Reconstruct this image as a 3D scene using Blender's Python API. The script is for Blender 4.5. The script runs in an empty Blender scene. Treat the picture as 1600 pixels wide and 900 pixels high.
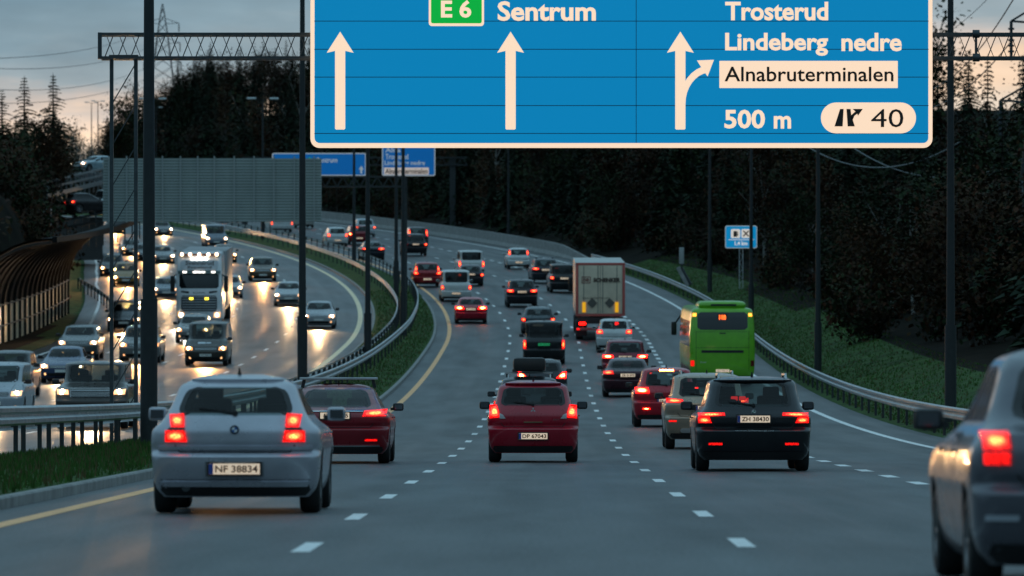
import bpy, bmesh, math, random
import numpy as np
from mathutils import Vector, Matrix

random.seed(7)
rng = np.random.default_rng(7)
S = bpy.context.scene
COL = S.collection
F = 9260.0      # focal length in photo pixels: a 208 mm lens
HC = 1.2        # eye height of the driver

# ---------------------------------------------------------------- camera
cam = bpy.data.cameras.new('camera')
cam_o = bpy.data.objects.new('camera', cam)
COL.objects.link(cam_o)
cam_o.location = (0, 0, HC)
cam_o.rotation_euler = (math.radians(90), 0, 0)
cam.sensor_width = 36.0
cam.lens = 36.0 * F / 1600.0
cam.shift_y = 170.0 / 1600.0
cam.clip_start = 1.0
cam.clip_end = 20000.0
cam.dof.use_dof = True
cam.dof.focus_distance = 112.0
cam.dof.aperture_fstop = 4.2
S.camera = cam_o

# ---------------------------------------------------------------- view, sampling
S.view_settings.view_transform = 'Standard'
S.view_settings.look = 'None'
S.view_settings.gamma = 1.0
S.view_settings.exposure = 0.15
S.view_settings.use_curve_mapping = False
S.cycles.use_denoising = True
S.cycles.max_bounces = 6
S.cycles.glossy_bounces = 3
S.cycles.diffuse_bounces = 2
S.cycles.transparent_max_bounces = 10
S.cycles.sample_clamp_indirect = 4.0
S.cycles.sample_clamp_direct = 0.0
S.cycles.use_light_tree = True

# ---------------------------------------------------------------- dusk sky
SUN_EL, SUN_AZ = math.radians(1.5), math.radians(-12)
W = bpy.data.worlds.new('World')
S.world = W
W.use_nodes = True
nt = W.node_tree
nt.nodes.clear()
def N(t, **kw):
    n = nt.nodes.new(t)
    for k, v in kw.items():
        setattr(n, k, v)
    return n
L = nt.links.new
out = N('ShaderNodeOutputWorld')
bg = N('ShaderNodeBackground')
L(bg.outputs[0], out.inputs[0])
sky = N('ShaderNodeTexSky', sky_type='NISHITA')
sky.sun_disc = False
sky.sun_elevation = SUN_EL
sky.sun_rotation = SUN_AZ
skys = N('ShaderNodeVectorMath', operation='SCALE')
skys.inputs['Scale'].default_value = 0.012
L(sky.outputs[0], skys.inputs[0])
tc = N('ShaderNodeTexCoord')
sep = N('ShaderNodeSeparateXYZ')
L(tc.outputs['Generated'], sep.inputs[0])
def ramp(stops, src):
    r = N('ShaderNodeValToRGB')
    e = r.color_ramp.elements
    while len(e) > 1:
        e.remove(e[0])
    e[0].position = stops[0][0]; e[0].color = (*stops[0][1], 1)
    for p, c in stops[1:]:
        q = e.new(p); q.color = (*c, 1)
    L(src, r.inputs[0])
    return r
# stratus bands stretched along the horizon
mp = N('ShaderNodeMapping')
mp.inputs['Scale'].default_value = (20, 20, 95)
mp.inputs['Location'].default_value = (3.1, 1.0, 0.4)
L(tc.outputs['Generated'], mp.inputs[0])
nz = N('ShaderNodeTexNoise')
nz.inputs['Scale'].default_value = 1.0
nz.inputs['Detail'].default_value = 5
nz.inputs['Roughness'].default_value = 0.55
L(mp.outputs[0], nz.inputs['Vector'])
def mad(src, k, add):
    n = N('ShaderNodeMath', operation='MULTIPLY_ADD')
    n.inputs[1].default_value = k
    L(src, n.inputs[0])
    if isinstance(add, float): n.inputs[2].default_value = add
    else: L(add, n.inputs[2])
    return n.outputs[0]
v = mad(sep.outputs['Z'], 1 / .075, -.17)
v = mad(nz.outputs[0], .34, v)
mx_ = N('ShaderNodeMath', operation='MAXIMUM'); mx_.inputs[1].default_value = 0.0; L(sep.outputs['X'], mx_.inputs[0])
mn_ = N('ShaderNodeMath', operation='MINIMUM'); mn_.inputs[1].default_value = 0.0; L(sep.outputs['X'], mn_.inputs[0])
v = mad(mx_.outputs[0], -1.55, v)
v = mad(mn_.outputs[0], -.75, v)
grad = ramp([(0.0, (.40, .34, .30)), (0.45, (.50, .42, .34)), (0.56, (.86, .72, .58)), (0.65, (1.0, .73, .52)), (0.71, (.60, .53, .48)), (0.77, (.33, .41, .45)),
             (0.87, (.225, .335, .40)), (1.0, (.175, .29, .365))], v)
# a second, higher layer darkens and lightens the blue grey
mp2 = N('ShaderNodeMapping')
mp2.inputs['Scale'].default_value = (34, 34, 120)
L(tc.outputs['Generated'], mp2.inputs[0])
nz2 = N('ShaderNodeTexNoise')
nz2.inputs['Scale'].default_value = 1.0
nz2.inputs['Detail'].default_value = 6
L(mp2.outputs[0], nz2.inputs['Vector'])
mr2 = N('ShaderNodeMapRange')
mr2.inputs['From Min'].default_value = 0.3
mr2.inputs['From Max'].default_value = 0.7
mr2.inputs['To Min'].default_value = 0.82
mr2.inputs['To Max'].default_value = 1.15
L(nz2.outputs[0], mr2.inputs['Value'])
cl = N('ShaderNodeVectorMath', operation='SCALE')
L(grad.outputs[0], cl.inputs[0])
L(mr2.outputs[0], cl.inputs['Scale'])
# the warm band only lies where the sun went down (ahead); elsewhere plain blue dusk
az = N('ShaderNodeMapRange')
az.inputs['From Min'].default_value = 0.2
az.inputs['From Max'].default_value = 0.9
L(sep.outputs['Y'], az.inputs['Value'])
m1 = N('ShaderNodeMix', data_type='RGBA')
m1.inputs['A'].default_value = (.075, .125, .165, 1)
L(az.outputs[0], m1.inputs['Factor'])
L(cl.outputs[0], m1.inputs['B'])
# the cloud deck overhead is the brightest part of the dusk sky
zen = N('ShaderNodeMapRange')
zen.inputs['From Min'].default_value = 0.07
zen.inputs['From Max'].default_value = 0.45
L(sep.outputs['Z'], zen.inputs['Value'])
m3 = N('ShaderNodeMix', data_type='RGBA')
m3.inputs['B'].default_value = (.255, .455, .585, 1)
L(zen.outputs[0], m3.inputs['Factor'])
L(m1.outputs['Result'], m3.inputs['A'])
m2 = N('ShaderNodeMix', data_type='RGBA')
m2.inputs['Factor'].default_value = 0.94
L(skys.outputs[0], m2.inputs['A'])
L(m3.outputs['Result'], m2.inputs['B'])
L(m2.outputs['Result'], bg.inputs[0])
bg.inputs[1].default_value = 1.0

sun = bpy.data.lights.new('sun', 'SUN')
sun.energy = 0.04
sun.angle = math.radians(12)
sun.color = (1.0, .72, .5)
sun_o = bpy.data.objects.new('sun', sun)
COL.objects.link(sun_o)
_d = Vector((math.sin(SUN_AZ) * math.cos(SUN_EL), math.cos(SUN_AZ) * math.cos(SUN_EL), math.sin(SUN_EL)))
sun_o.rotation_euler = _d.to_track_quat('Z', 'Y').to_euler()

# ---------------------------------------------------------------- the road in plan and in profile
def zp(y):
    if y < 110: return 0.0
    if y < 340: return .05 / 460 * (y - 110) ** 2
    if y < 620: return 5.75 + .05 * (y - 340)
    if y < 720:
        t = y - 620
        return 19.75 + .05 * t - .05 / 200 * t * t
    return 22.25
def zslope(y): return (zp(y + .5) - zp(y - .5))
def lx(y):          # the dashed line between the first two lanes
    x = -1.91 + .006 * y
    if y > 297:
        t = min(y, 1000) - 297
        x -= .00035 * t * t
        if y > 1000: x -= (y - 1000) * .0007 * 703
    return x
def lslope(y): return lx(y + .5) - lx(y - .5)
def RP(u, y, dz=0.0):                 # offset u metres sideways from that line
    m = lslope(y); k = 1 / math.sqrt(1 + m * m)
    return Vector((lx(y) + u * k, y - u * m * k, zp(y) + dz))
def at(px, py, d):                    # where a sight line of the photo meets the distance d
    return Vector(((px - 800) * d / F, d, HC + (620 - py) * d / F))
def onroad(px, d, dz=0.0):
    return Vector(((px - 800) * d / F, d, zp(d) + dz))
def interp(tab, y):
    return float(np.interp(y, [a for a, _ in tab], [b for _, b in tab]))

# ---------------------------------------------------------------- materials
MATS = {}
def M(name, col=(.5, .5, .5), rough=.5, metal=0.0, emit=None, es=1.0, coat=0.0, noise=0.0, nscale=8.0, bump=0.0, spec=.5, rnd=0.0):
    if name in MATS: return MATS[name]
    m = bpy.data.materials.new(name)
    m.use_nodes = True
    t = m.node_tree
    b = t.nodes['Principled BSDF']
    b.inputs['Base Color'].default_value = (*col, 1)
    b.inputs['Roughness'].default_value = rough
    b.inputs['Metallic'].default_value = metal
    b.inputs['Specular IOR Level'].default_value = spec
    b.inputs['Coat Weight'].default_value = coat
    b.inputs['Coat Roughness'].default_value = .06
    if emit:
        b.inputs['Emission Color'].default_value = (*emit, 1)
        b.inputs['Emission Strength'].default_value = es
    if noise or bump or rnd:
        c = t.nodes.new('ShaderNodeTexCoord')
        n = t.nodes.new('ShaderNodeTexNoise')
        n.inputs['Scale'].default_value = nscale
        n.inputs['Detail'].default_value = 5
        t.links.new(c.outputs['Object'], n.inputs['Vector'])
        mr = t.nodes.new('ShaderNodeMapRange')
        mr.inputs['From Min'].default_value = .3
        mr.inputs['From Max'].default_value = .7
        mr.inputs['To Min'].default_value = 1 - noise
        mr.inputs['To Max'].default_value = 1 + noise
        t.links.new(n.outputs[0], mr.inputs['Value'])
        val = mr.outputs[0]
        if rnd:
            oi = t.nodes.new('ShaderNodeObjectInfo')
            mo = t.nodes.new('ShaderNodeMapRange')
            mo.inputs['To Min'].default_value = 1 - rnd
            mo.inputs['To Max'].default_value = 1 + rnd
            t.links.new(oi.outputs['Random'], mo.inputs['Value'])
            mu = t.nodes.new('ShaderNodeMath'); mu.operation = 'MULTIPLY'
            t.links.new(val, mu.inputs[0]); t.links.new(mo.outputs[0], mu.inputs[1])
            val = mu.outputs[0]
        sc = t.nodes.new('ShaderNodeVectorMath'); sc.operation = 'SCALE'
        sc.inputs[0].default_value = col
        t.links.new(val, sc.inputs['Scale'])
        t.links.new(sc.outputs[0], b.inputs['Base Color'])
        if bump:
            bp = t.nodes.new('ShaderNodeBump')
            bp.inputs['Strength'].default_value = bump
            bp.inputs['Distance'].default_value = .02
            t.links.new(n.outputs[0], bp.inputs['Height'])
            t.links.new(bp.outputs[0], b.inputs['Normal'])
    MATS[name] = m
    return m

def paint(name, col, metal=.35, rough=.3):
    """car paint under autumn road film: dirtier towards nothing in particular, only blotches"""
    if name in MATS: return MATS[name]
    m = M(name, col, rough, metal, coat=.5, spec=.45, noise=.10, nscale=3.0)
    t = m.node_tree; b = t.nodes['Principled BSDF']
    c = t.nodes.new('ShaderNodeTexCoord')
    n = t.nodes.new('ShaderNodeTexNoise'); n.inputs['Scale'].default_value = 5; n.inputs['Detail'].default_value = 6
    t.links.new(c.outputs['Object'], n.inputs['Vector'])
    r = t.nodes.new('ShaderNodeMapRange')
    r.inputs['From Min'].default_value = .3; r.inputs['From Max'].default_value = .7
    r.inputs['To Min'].default_value = rough * .75; r.inputs['To Max'].default_value = rough * 1.5
    t.links.new(n.outputs[0], r.inputs['Value'])
    t.links.new(r.outputs[0], b.inputs['Roughness'])
    return m

def glass(name, tint=(.58, .66, .65), gloss=.06):
    if name in MATS: return MATS[name]
    m = bpy.data.materials.new(name); m.use_nodes = True
    t = m.node_tree; t.nodes.clear()
    o = t.nodes.new('ShaderNodeOutputMaterial')
    mx = t.nodes.new('ShaderNodeMixShader')
    tr = t.nodes.new('ShaderNodeBsdfTransparent'); tr.inputs[0].default_value = (*tint, 1)
    gl = t.nodes.new('ShaderNodeBsdfGlossy'); gl.inputs['Roughness'].default_value = gloss
    gl.inputs['Color'].default_value = (.5, .5, .5, 1)
    lw = t.nodes.new('ShaderNodeLayerWeight'); lw.inputs[0].default_value = .5
    pw = t.nodes.new('ShaderNodeMath'); pw.operation = 'POWER'; pw.inputs[1].default_value = 4.5; t.links.new(lw.outputs['Facing'], pw.inputs[0])
    fr = t.nodes.new('ShaderNodeMath'); fr.operation = 'MULTIPLY_ADD'; fr.inputs[1].default_value = .92; fr.inputs[2].default_value = .06; t.links.new(pw.outputs[0], fr.inputs[0])
    t.links.new(fr.outputs[0], mx.inputs[0]); t.links.new(tr.outputs[0], mx.inputs[1]); t.links.new(gl.outputs[0], mx.inputs[2])
    t.links.new(mx.outputs[0], o.inputs[0])
    MATS[name] = m
    return m

def wet_asphalt(name, ra, rb):
    m = M(name, (.035, .037, .038), .4)
    t = m.node_tree; b = t.nodes['Principled BSDF']
    c = t.nodes.new('ShaderNodeTexCoord')
    def noise(scale3, sc, det):
        mp = t.nodes.new('ShaderNodeMapping'); mp.inputs['Scale'].default_value = scale3
        t.links.new(c.outputs['UV'], mp.inputs[0])
        n = t.nodes.new('ShaderNodeTexNoise'); n.inputs['Scale'].default_value = sc; n.inputs['Detail'].default_value = det
        t.links.new(mp.outputs[0], n.inputs['Vector'])
        return n.outputs[0]
    def mrange(src, a, b_, lo, hi):
        r = t.nodes.new('ShaderNodeMapRange')
        for k, v in (('From Min', a), ('From Max', b_), ('To Min', lo), ('To Max', hi)): r.inputs[k].default_value = v
        t.links.new(src, r.inputs['Value'])
        return r.outputs[0]
    sx = t.nodes.new('ShaderNodeSeparateXYZ'); t.links.new(c.outputs['UV'], sx.inputs[0])
    wob = noise((.0, .02, 1), 1.0, 2)
    def math_(op, x, y):
        n = t.nodes.new('ShaderNodeMath'); n.operation = op
        for k, q in enumerate((x, y)):
            if isinstance(q, (int, float)): n.inputs[k].default_value = q
            elif q is not None: t.links.new(q, n.inputs[k])
        return n.outputs[0]
    uu = math_('ADD', sx.outputs['X'], math_('MULTIPLY', wob, .5))
    wheel = math_('COSINE', math_('MULTIPLY', uu, 2 * math.pi / 1.75), None)      # two worn tracks in each lane
    streak = noise((1.0, .010, 1), 1.6, 4)
    tracks = math_('ADD', math_('MULTIPLY', wheel, .13), streak)
    patch = noise((.35, .035, 1), .7, 4)
    blot = noise((.9, .10, 1), 1.1, 5)
    grain = noise((1, .5, 1), 24, 4)
    a = mrange(tracks, .25, .75, .62, 1.38)
    p = mrange(patch, .42, .50, .80, 1.18)
    g = math_('MULTIPLY', mrange(grain, .25, .75, .6, 1.4), mrange(blot, .3, .7, .75, 1.25))
    m1 = t.nodes.new('ShaderNodeMath'); m1.operation = 'MULTIPLY'; t.links.new(a, m1.inputs[0]); t.links.new(p, m1.inputs[1])
    m2 = t.nodes.new('ShaderNodeMath'); m2.operation = 'MULTIPLY'; t.links.new(m1.outputs[0], m2.inputs[0]); t.links.new(g, m2.inputs[1])
    sc = t.nodes.new('ShaderNodeVectorMath'); sc.operation = 'SCALE'; sc.inputs[0].default_value = (.054, .060, .062)
    t.links.new(m2.outputs[0], sc.inputs['Scale']); t.links.new(sc.outputs[0], b.inputs['Base Color'])
    rr = t.nodes.new('ShaderNodeMath'); rr.operation = 'MULTIPLY'
    t.links.new(mrange(tracks, .25, .75, ra, rb), rr.inputs[0]); t.links.new(mrange(patch, .3, .7, .85, 1.15), rr.inputs[1])
    t.links.new(rr.outputs[0], b.inputs['Roughness'])
    sp = t.nodes.new('ShaderNodeMath'); sp.operation = 'MULTIPLY'; sp.inputs[1].default_value = .42
    t.links.new(m2.outputs[0], sp.inputs[0]); t.links.new(sp.outputs[0], b.inputs['Specular IOR Level'])
    bp = t.nodes.new('ShaderNodeBump'); bp.inputs['Strength'].default_value = .5; bp.inputs['Distance'].default_value = .008
    t.links.new(grain, bp.inputs['Height']); t.links.new(bp.outputs[0], b.inputs['Normal'])
    return m

ASPHALT = wet_asphalt('damp asphalt', .42, .64)
WETASPHALT = wet_asphalt('wet asphalt', .36, .54)
BLACK = M('black plastic', (.012, .012, .013), .5)
TYRE = M('tyre rubber', (.018, .018, .018), .75, noise=.2)
RIM = M('alloy', (.35, .36, .37), .35, .8)
INTER = M('dark cabin', (.02, .021, .022), .8)
SEAT = M('seat cloth', (.03, .03, .032), .85)
CHROME = M('chrome', (.6, .6, .6), .18, 1.0)
STEEL = M('galvanised steel', (.46, .48, .49), .48, .45, noise=.18, nscale=3)
DKSTEEL = M('weathered dark steel', (.035, .04, .042), .55, .3, noise=.2)
GLASS = glass('tinted glass')
DKGLASS = glass('privacy glass', (.07, .08, .085))
CLEAR = glass('windscreen glass', (.34, .40, .39))
TAIL = M('tail lens lit', (.25, .005, .004), .25, emit=(1, .006, .004), es=1.5)
TAILHOT = M('tail bulb', (.3, .02, .01), .3, emit=(1, .13, .03), es=8.0)
BRAKE = M('brake lens lit', (.3, .005, .004), .25, emit=(1, .006, .003), es=7.0)
BRAKEHOT = M('brake bulb', (.3, .05, .02), .3, emit=(1, .30, .06), es=34.0)
TAILMID = M('tail lens near the bulb', (.3, .01, .006), .3, emit=(1, .030, .012), es=5.0)
BRAKEMID = M('brake lens near the bulb', (.3, .02, .01), .3, emit=(1, .045, .012), es=15.0)
TAILOFF = M('tail lens dark', (.12, .006, .006), .25)
AMBER = M('amber lamp', (.4, .12, .01), .3, emit=(1, .32, .03), es=3.0)
HEAD = M('headlamp bulb', (.8, .8, .8), .2, emit=(1, .78, .50), es=36.0)
HEADWARM = M('halogen bulb', (.8, .75, .6), .2, emit=(1, .62, .26), es=30.0)
LENS = M('headlamp housing', (.5, .5, .5), .15, .6, emit=(1, .47, .16), es=1.7)
LENSWARM = M('halogen housing', (.5, .45, .35), .15, .6, emit=(1, .34, .065), es=1.6)
REVLENS = M('clear tail lens', (.5, .48, .48), .25)
PLATE = M('plate', (.78, .76, .70), .5, emit=(1, .70, .42), es=.42)  # emission stands in for headlight returned by the plate sheeting
PLATEDIM = M('plate unlit', (.70, .70, .66), .5)
PLATEGRN = M('green plate', (.02, .35, .12), .5, emit=(.02, .6, .2), es=.25)  # green plate carries the same returned headlight as emission
def facets(m, k=70.0, lo=.35, hi=1.7):
    t = m.node_tree; b = t.nodes['Principled BSDF']; es = b.inputs['Emission Strength'].default_value
    c = t.nodes.new('ShaderNodeTexCoord'); v = t.nodes.new('ShaderNodeTexVoronoi'); v.inputs['Scale'].default_value = k
    t.links.new(c.outputs['Object'], v.inputs['Vector'])
    r = t.nodes.new('ShaderNodeMapRange'); r.inputs['From Max'].default_value = .7
    r.inputs['To Min'].default_value = es * hi; r.inputs['To Max'].default_value = es * lo
    t.links.new(v.outputs['Distance'], r.inputs['Value']); t.links.new(r.outputs[0], b.inputs['Emission Strength'])
for m_ in (TAIL, TAILMID, TAILHOT, BRAKE, BRAKEMID): facets(m_, 55.0)
INK = M('plate ink', (.06, .035, .025), .6)
EUBLUE = M('plate blue band', (.02, .06, .3), .5)
WHITEP = M('white road paint', (.84, .84, .82), .6, noise=.22, nscale=5)
YELLOWP = M('yellow road paint', (.95, .47, .19), .6, noise=.2, nscale=4)
CONC = M('concrete', (.25, .25, .24), .8, noise=.25, nscale=2.5, bump=.2)

# ---------------------------------------------------------------- mesh helpers
class MB:
    def __init__(s): s.v = []; s.f = []; s.m = []; s.mats = []
    def mi(s, mat):
        if mat not in s.mats: s.mats.append(mat)
        return s.mats.index(mat)
    def add(s, v, f, mat):
        o = len(s.v); k = s.mi(mat)
        s.v += [tuple(p) for p in v]
        s.f += [tuple(i + o for i in q) for q in f]
        s.m += [k] * len(f)
        return s
    def box(s, c, d, mat, ch=0.0):
        x, y, z = (q / 2 for q in d); cx, cy, cz = c
        if ch <= 0:
            v = [(cx + i * x, cy + j * y, cz + k * z) for i in (-1, 1) for j in (-1, 1) for k in (-1, 1)]
            return s.add(v, [(0, 1, 3, 2), (4, 6, 7, 5), (0, 4, 5, 1), (2, 3, 7, 6), (0, 2, 6, 4), (1, 5, 7, 3)], mat)
        b = bmesh.new(); bmesh.ops.create_cube(b, size=1)
        for p in b.verts: p.co = (p.co.x * d[0], p.co.y * d[1], p.co.z * d[2])
        bmesh.ops.bevel(b, geom=b.edges[:], offset=min(ch, min(d) * .45), segments=2, affect='EDGES', profile=.6)
        b.verts.index_update()
        v = [(p.co.x + cx, p.co.y + cy, p.co.z + cz) for p in b.verts]
        f = [[q.index for q in g.verts] for g in b.faces]
        b.free()
        return s.add(v, f, mat)
    def bar(s, a, b, w, mat, h=None):
        a, b = Vector(a), Vector(b); d = (b - a)
        if d.length < 1e-6: return s
        d.normalize(); up = Vector((0, 0, 1)) if abs(d.z) < .95 else Vector((0, 1, 0))
        r = d.cross(up).normalized(); u = r.cross(d)
        h = h or w
        v = [p + r * i * w / 2 + u * j * h / 2 for p in (a, b) for i, j in ((-1, -1), (1, -1), (1, 1), (-1, 1))]
        return s.add(v, [(0, 3, 2, 1), (4, 5, 6, 7), (0, 1, 5, 4), (1, 2, 6, 5), (2, 3, 7, 6), (3, 0, 4, 7)], mat)
    def cyl(s, a, b, r0, r1, mat, n=12, caps=True):
        a, b = Vector(a), Vector(b); d = (b - a).normalized()
        up = Vector((0, 0, 1)) if abs(d.z) < .95 else Vector((0, 1, 0))
        r = d.cross(up).normalized(); u = r.cross(d)
        v = []
        for p, q in ((a, r0), (b, r1)):
            v += [p + (r * math.cos(t) + u * math.sin(t)) * q for t in (2 * math.pi * i / n for i in range(n))]
        f = [(i, (i + 1) % n, n + (i + 1) % n, n + i) for i in range(n)]
        if caps: f += [tuple(range(n - 1, -1, -1)), tuple(range(n, 2 * n))]
        return s.add(v, f, mat)
    def tube(s, pts, r, mat, n=5):
        for a, b in zip(pts[:-1], pts[1:]): s.cyl(a, b, r, r, mat, n, False)
        return s
    def lathe_x(s, prof, mat, n=28):         # prof: (x, r) round the x axis, closed ring
        v = []; k = len(prof)
        for i in range(n):
            t = 2 * math.pi * i / n
            v += [(x, r * math.cos(t), r * math.sin(t)) for x, r in prof]
        f = [(i * k + j, ((i + 1) % n) * k + j, ((i + 1) % n) * k + (j + 1) % k, i * k + (j + 1) % k) for i in range(n) for j in range(k)]
        return s.add(v, f, mat)
    def prism(s, poly, fn, mat, depth):      # poly in 2D, fn(a, b, t) -> 3D with t the depth
        n = len(poly)
        v = [fn(a, b, 0) for a, b in poly] + [fn(a, b, depth) for a, b in poly]
        f = [tuple(range(n)), tuple(range(2 * n - 1, n - 1, -1))] + [(i, n + i, n + (i + 1) % n, (i + 1) % n) for i in range(n)]
        return s.add(v, f, mat)
    def shift(s, d):
        s.v = [(a + d[0], b + d[1], c + d[2]) for a, b, c in s.v]; return s
    def build(s, name, parent=None, smooth=None):
        me = bpy.data.meshes.new(name)
        me.from_pydata(s.v, [], s.f)
        for m in s.mats: me.materials.append(m)
        me.polygons.foreach_set('material_index', s.m)
        if smooth:
            me.polygons.foreach_set('use_smooth', [True] * len(me.polygons))
            me.update()
            me.set_sharp_from_angle(angle=math.radians(smooth))
        me.update()
        return link(name, me, parent)
def link(name, me, parent=None):
    o = bpy.data.objects.new(name, me); COL.objects.link(o)
    if parent: o.parent = parent
    return o
def tag(o, label, cat, group=None):
    o['label'] = label; o['category'] = cat
    if group: o['group'] = group
    return o
def struct(o, kind='structure'):
    o['kind'] = kind; return o
def thing(name, label, cat, loc=(0, 0, 0), rot=(0, 0, 0), group=None):
    o = bpy.data.objects.new(name, None); COL.objects.link(o)
    o.empty_display_size = .2
    o.location = loc; o.rotation_euler = rot
    return tag(o, label, cat, group)
def copy_tree(o, loc, rz=0.0, sc=1.0, label=None, group=None):
    c = o.copy(); COL.objects.link(c)
    c.location = loc; c.rotation_euler = (0, 0, rz)
    c.scale = (sc, sc, sc) if not isinstance(sc, tuple) else sc
    if label: c['label'] = label
    if group: c['group'] = group
    for ch in o.children:
        k = ch.copy(); COL.objects.link(k); k.parent = c
        for g in ch.children:
            q = g.copy(); COL.objects.link(q); q.parent = k
    return c

_TXT = {}
def text_mesh(s, bold=.0):
    k = (s, bold)
    if k not in _TXT:
        cu = bpy.data.curves.new('t', 'FONT'); cu.body = s; cu.offset = bold; cu.resolution_u = 3
        o = bpy.data.objects.new('t', cu); COL.objects.link(o)
        bpy.context.view_layer.update()
        me = bpy.data.meshes.new_from_object(o.evaluated_get(bpy.context.evaluated_depsgraph_get()))
        v = np.array([p.co[:2] for p in me.vertices]); f = [tuple(p.vertices) for p in me.polygons]
        lo, hi = v.min(0), v.max(0)
        _TXT[k] = ((v - lo) / (hi - lo), f)
        bpy.data.objects.remove(o); bpy.data.curves.remove(cu); bpy.data.meshes.remove(me)
    return _TXT[k]
def text(mb, s, fn, a0, b0, a1, b1, mat, bold=.0):   # lettering fitted in the rectangle a0..a1, b0..b1 (b0 = foot)
    v, f = text_mesh(s, bold)
    mb.add([fn(a0 + p[0] * (a1 - a0), b0 + p[1] * (b1 - b0)) for p in v], f, mat)

# ================================================================ SETTING
YS = [-60, 0, 20] + list(range(40, 130, 10)) + list(range(130, 720, 6)) + list(range(720, 1001, 20)) + [1050, 1120, 1200, 1350, 1600, 2200, 3500, 7000]
E0 = -3.2                                  # yellow line
BARR = 13.6
def sstep(a, b, x):
    t = min(1, max(0, (x - a) / (b - a))); return t * t * (3 - 2 * t)
LEFTEDGE = [(0, -23.2), (300, -23.2), (345, -24.6), (400, -25.8), (430, -25.6), (500, -23.8), (560, -21.5), (1000, -21.5)]
def edgeR(y): return interp([(0, 11.7), (300, 11.7), (380, 12.4), (450, 13.4), (1000, 13.4)], y)
def gh(u, y):
    """ground height over the road's own level"""
    x = lx(y) + u
    r, l = edgeR(y), interp(LEFTEDGE, y)
    h = -.06
    if -7.45 < u < E0 - .72:
        t = (u + 5.7) / 1.75
        h = .10 + .16 * max(0, 1 - t * t)
    elif u > r:
        d = u - r
        h = -.05 + .12 * min(d, 1.0) + 1.05 * sstep(1.0, 6.0, d) + .16 * max(0, d - 6) + .10 * max(0, d - 40)
        h = min(h, 12)
    elif u < l:
        d = l - u
        s0 = interp([(338, 4.2), (352, .7)], y)
        h = -.05 + .06 * min(d, 1) + sstep(170, 260, y) * (7.2 * sstep(s0, s0 + 5, d) + .02 * max(0, d - 22))
        h = min(h, 10)
    hill = 6.5 * sstep(690, 860, y) * sstep(-68, -47, x) + 3 * sstep(700, 900, y)
    return h + hill
us = sorted(set([-3000, -1200, -600, -300, -180, -120, -90, -70, -60, -52, -46, -42, -39, -36, -34, -32, -31, -30.3, -29.6, -29, -28.4, -27.8, -27.2, -26.6, -26, -25.4, -24.8, -24.2, -23.2, -22.9, -22.2, -21.6, -7.46, -7.44,
        -7.0, -6.6, -6.2, -5.7, -5.2, -4.8, -4.4, -3.93, -3.91, 0, 5, 11.6, 11.8, 12.3, 12.7, 13.3, 13.5, 14, 14.6, 15.3, 16, 17, 18, 19.5, 21, 24, 28, 34, 42, 52, 65, 80, 100, 140, 220, 400, 800, 1600, 3000]))
def gpos(u, y, dz=0):
    m = lslope(y); k = 1 / math.sqrt(1 + m * m)
    return Vector((lx(y) + u * k, y - (u * m * k if abs(u) < 60 else 60 * math.copysign(1, u) * m * k), zp(y) + gh(u, y) + dz))
def sheet(name, mat, cols, ys, fn, kind='structure', smooth=True, alt=None, where=None, ucoord=None):
    mb = MB(); n = len(cols)
    v = [fn(u, y) for y in ys for u in cols]
    f = [(j * n + i, j * n + i + 1, (j + 1) * n + i + 1, (j + 1) * n + i) for j in range(len(ys) - 1) for i in range(n - 1)]
    mb.add(v, f, mat)
    if alt:
        k = mb.mi(alt); q = 0
        for j in range(len(ys) - 1):
            for i in range(n - 1):
                if where((cols[i] + cols[i + 1]) / 2, (ys[j] + ys[j + 1]) / 2): mb.m[q] = k
                q += 1
    o = mb.build(name, None, 60 if smooth else None)
    uv = o.data.uv_layers.new(name='road')
    for l in o.data.loops:
        jj, ii = divmod(l.vertex_index, n); uv.data[l.index].uv = (ucoord(ii, ys[jj]) if ucoord else cols[ii], ys[jj])
    return struct(o, kind)
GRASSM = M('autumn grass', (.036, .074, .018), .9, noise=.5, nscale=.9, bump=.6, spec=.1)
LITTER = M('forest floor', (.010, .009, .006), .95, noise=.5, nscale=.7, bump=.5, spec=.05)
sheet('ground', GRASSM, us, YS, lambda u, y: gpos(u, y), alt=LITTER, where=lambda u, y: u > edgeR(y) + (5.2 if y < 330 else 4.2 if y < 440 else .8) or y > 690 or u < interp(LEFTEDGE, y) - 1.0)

RY = [y for y in YS if 0 <= y <= 1000]
def road(name, ua, ub, mat):
    n = 10
    cols = list(range(n + 1))
    def fn(i, y):
        a, b = (g(y) if callable(g) else g for g in (ua, ub))
        return RP(a + (b - a) * i / n, y, 0)
    ends = lambda y: [g(y) if callable(g) else g for g in (ua, ub)]
    return sheet(name, mat, cols, RY, fn, ucoord=lambda i, y: ends(y)[0] + (ends(y)[1] - ends(y)[0]) * i / n)
road('road', E0 - .74, lambda y: edgeR(y) + .15, ASPHALT)
road('opposite_road', lambda y: interp(LEFTEDGE, y) + .1, E0 - 4.22, WETASPHALT)

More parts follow.
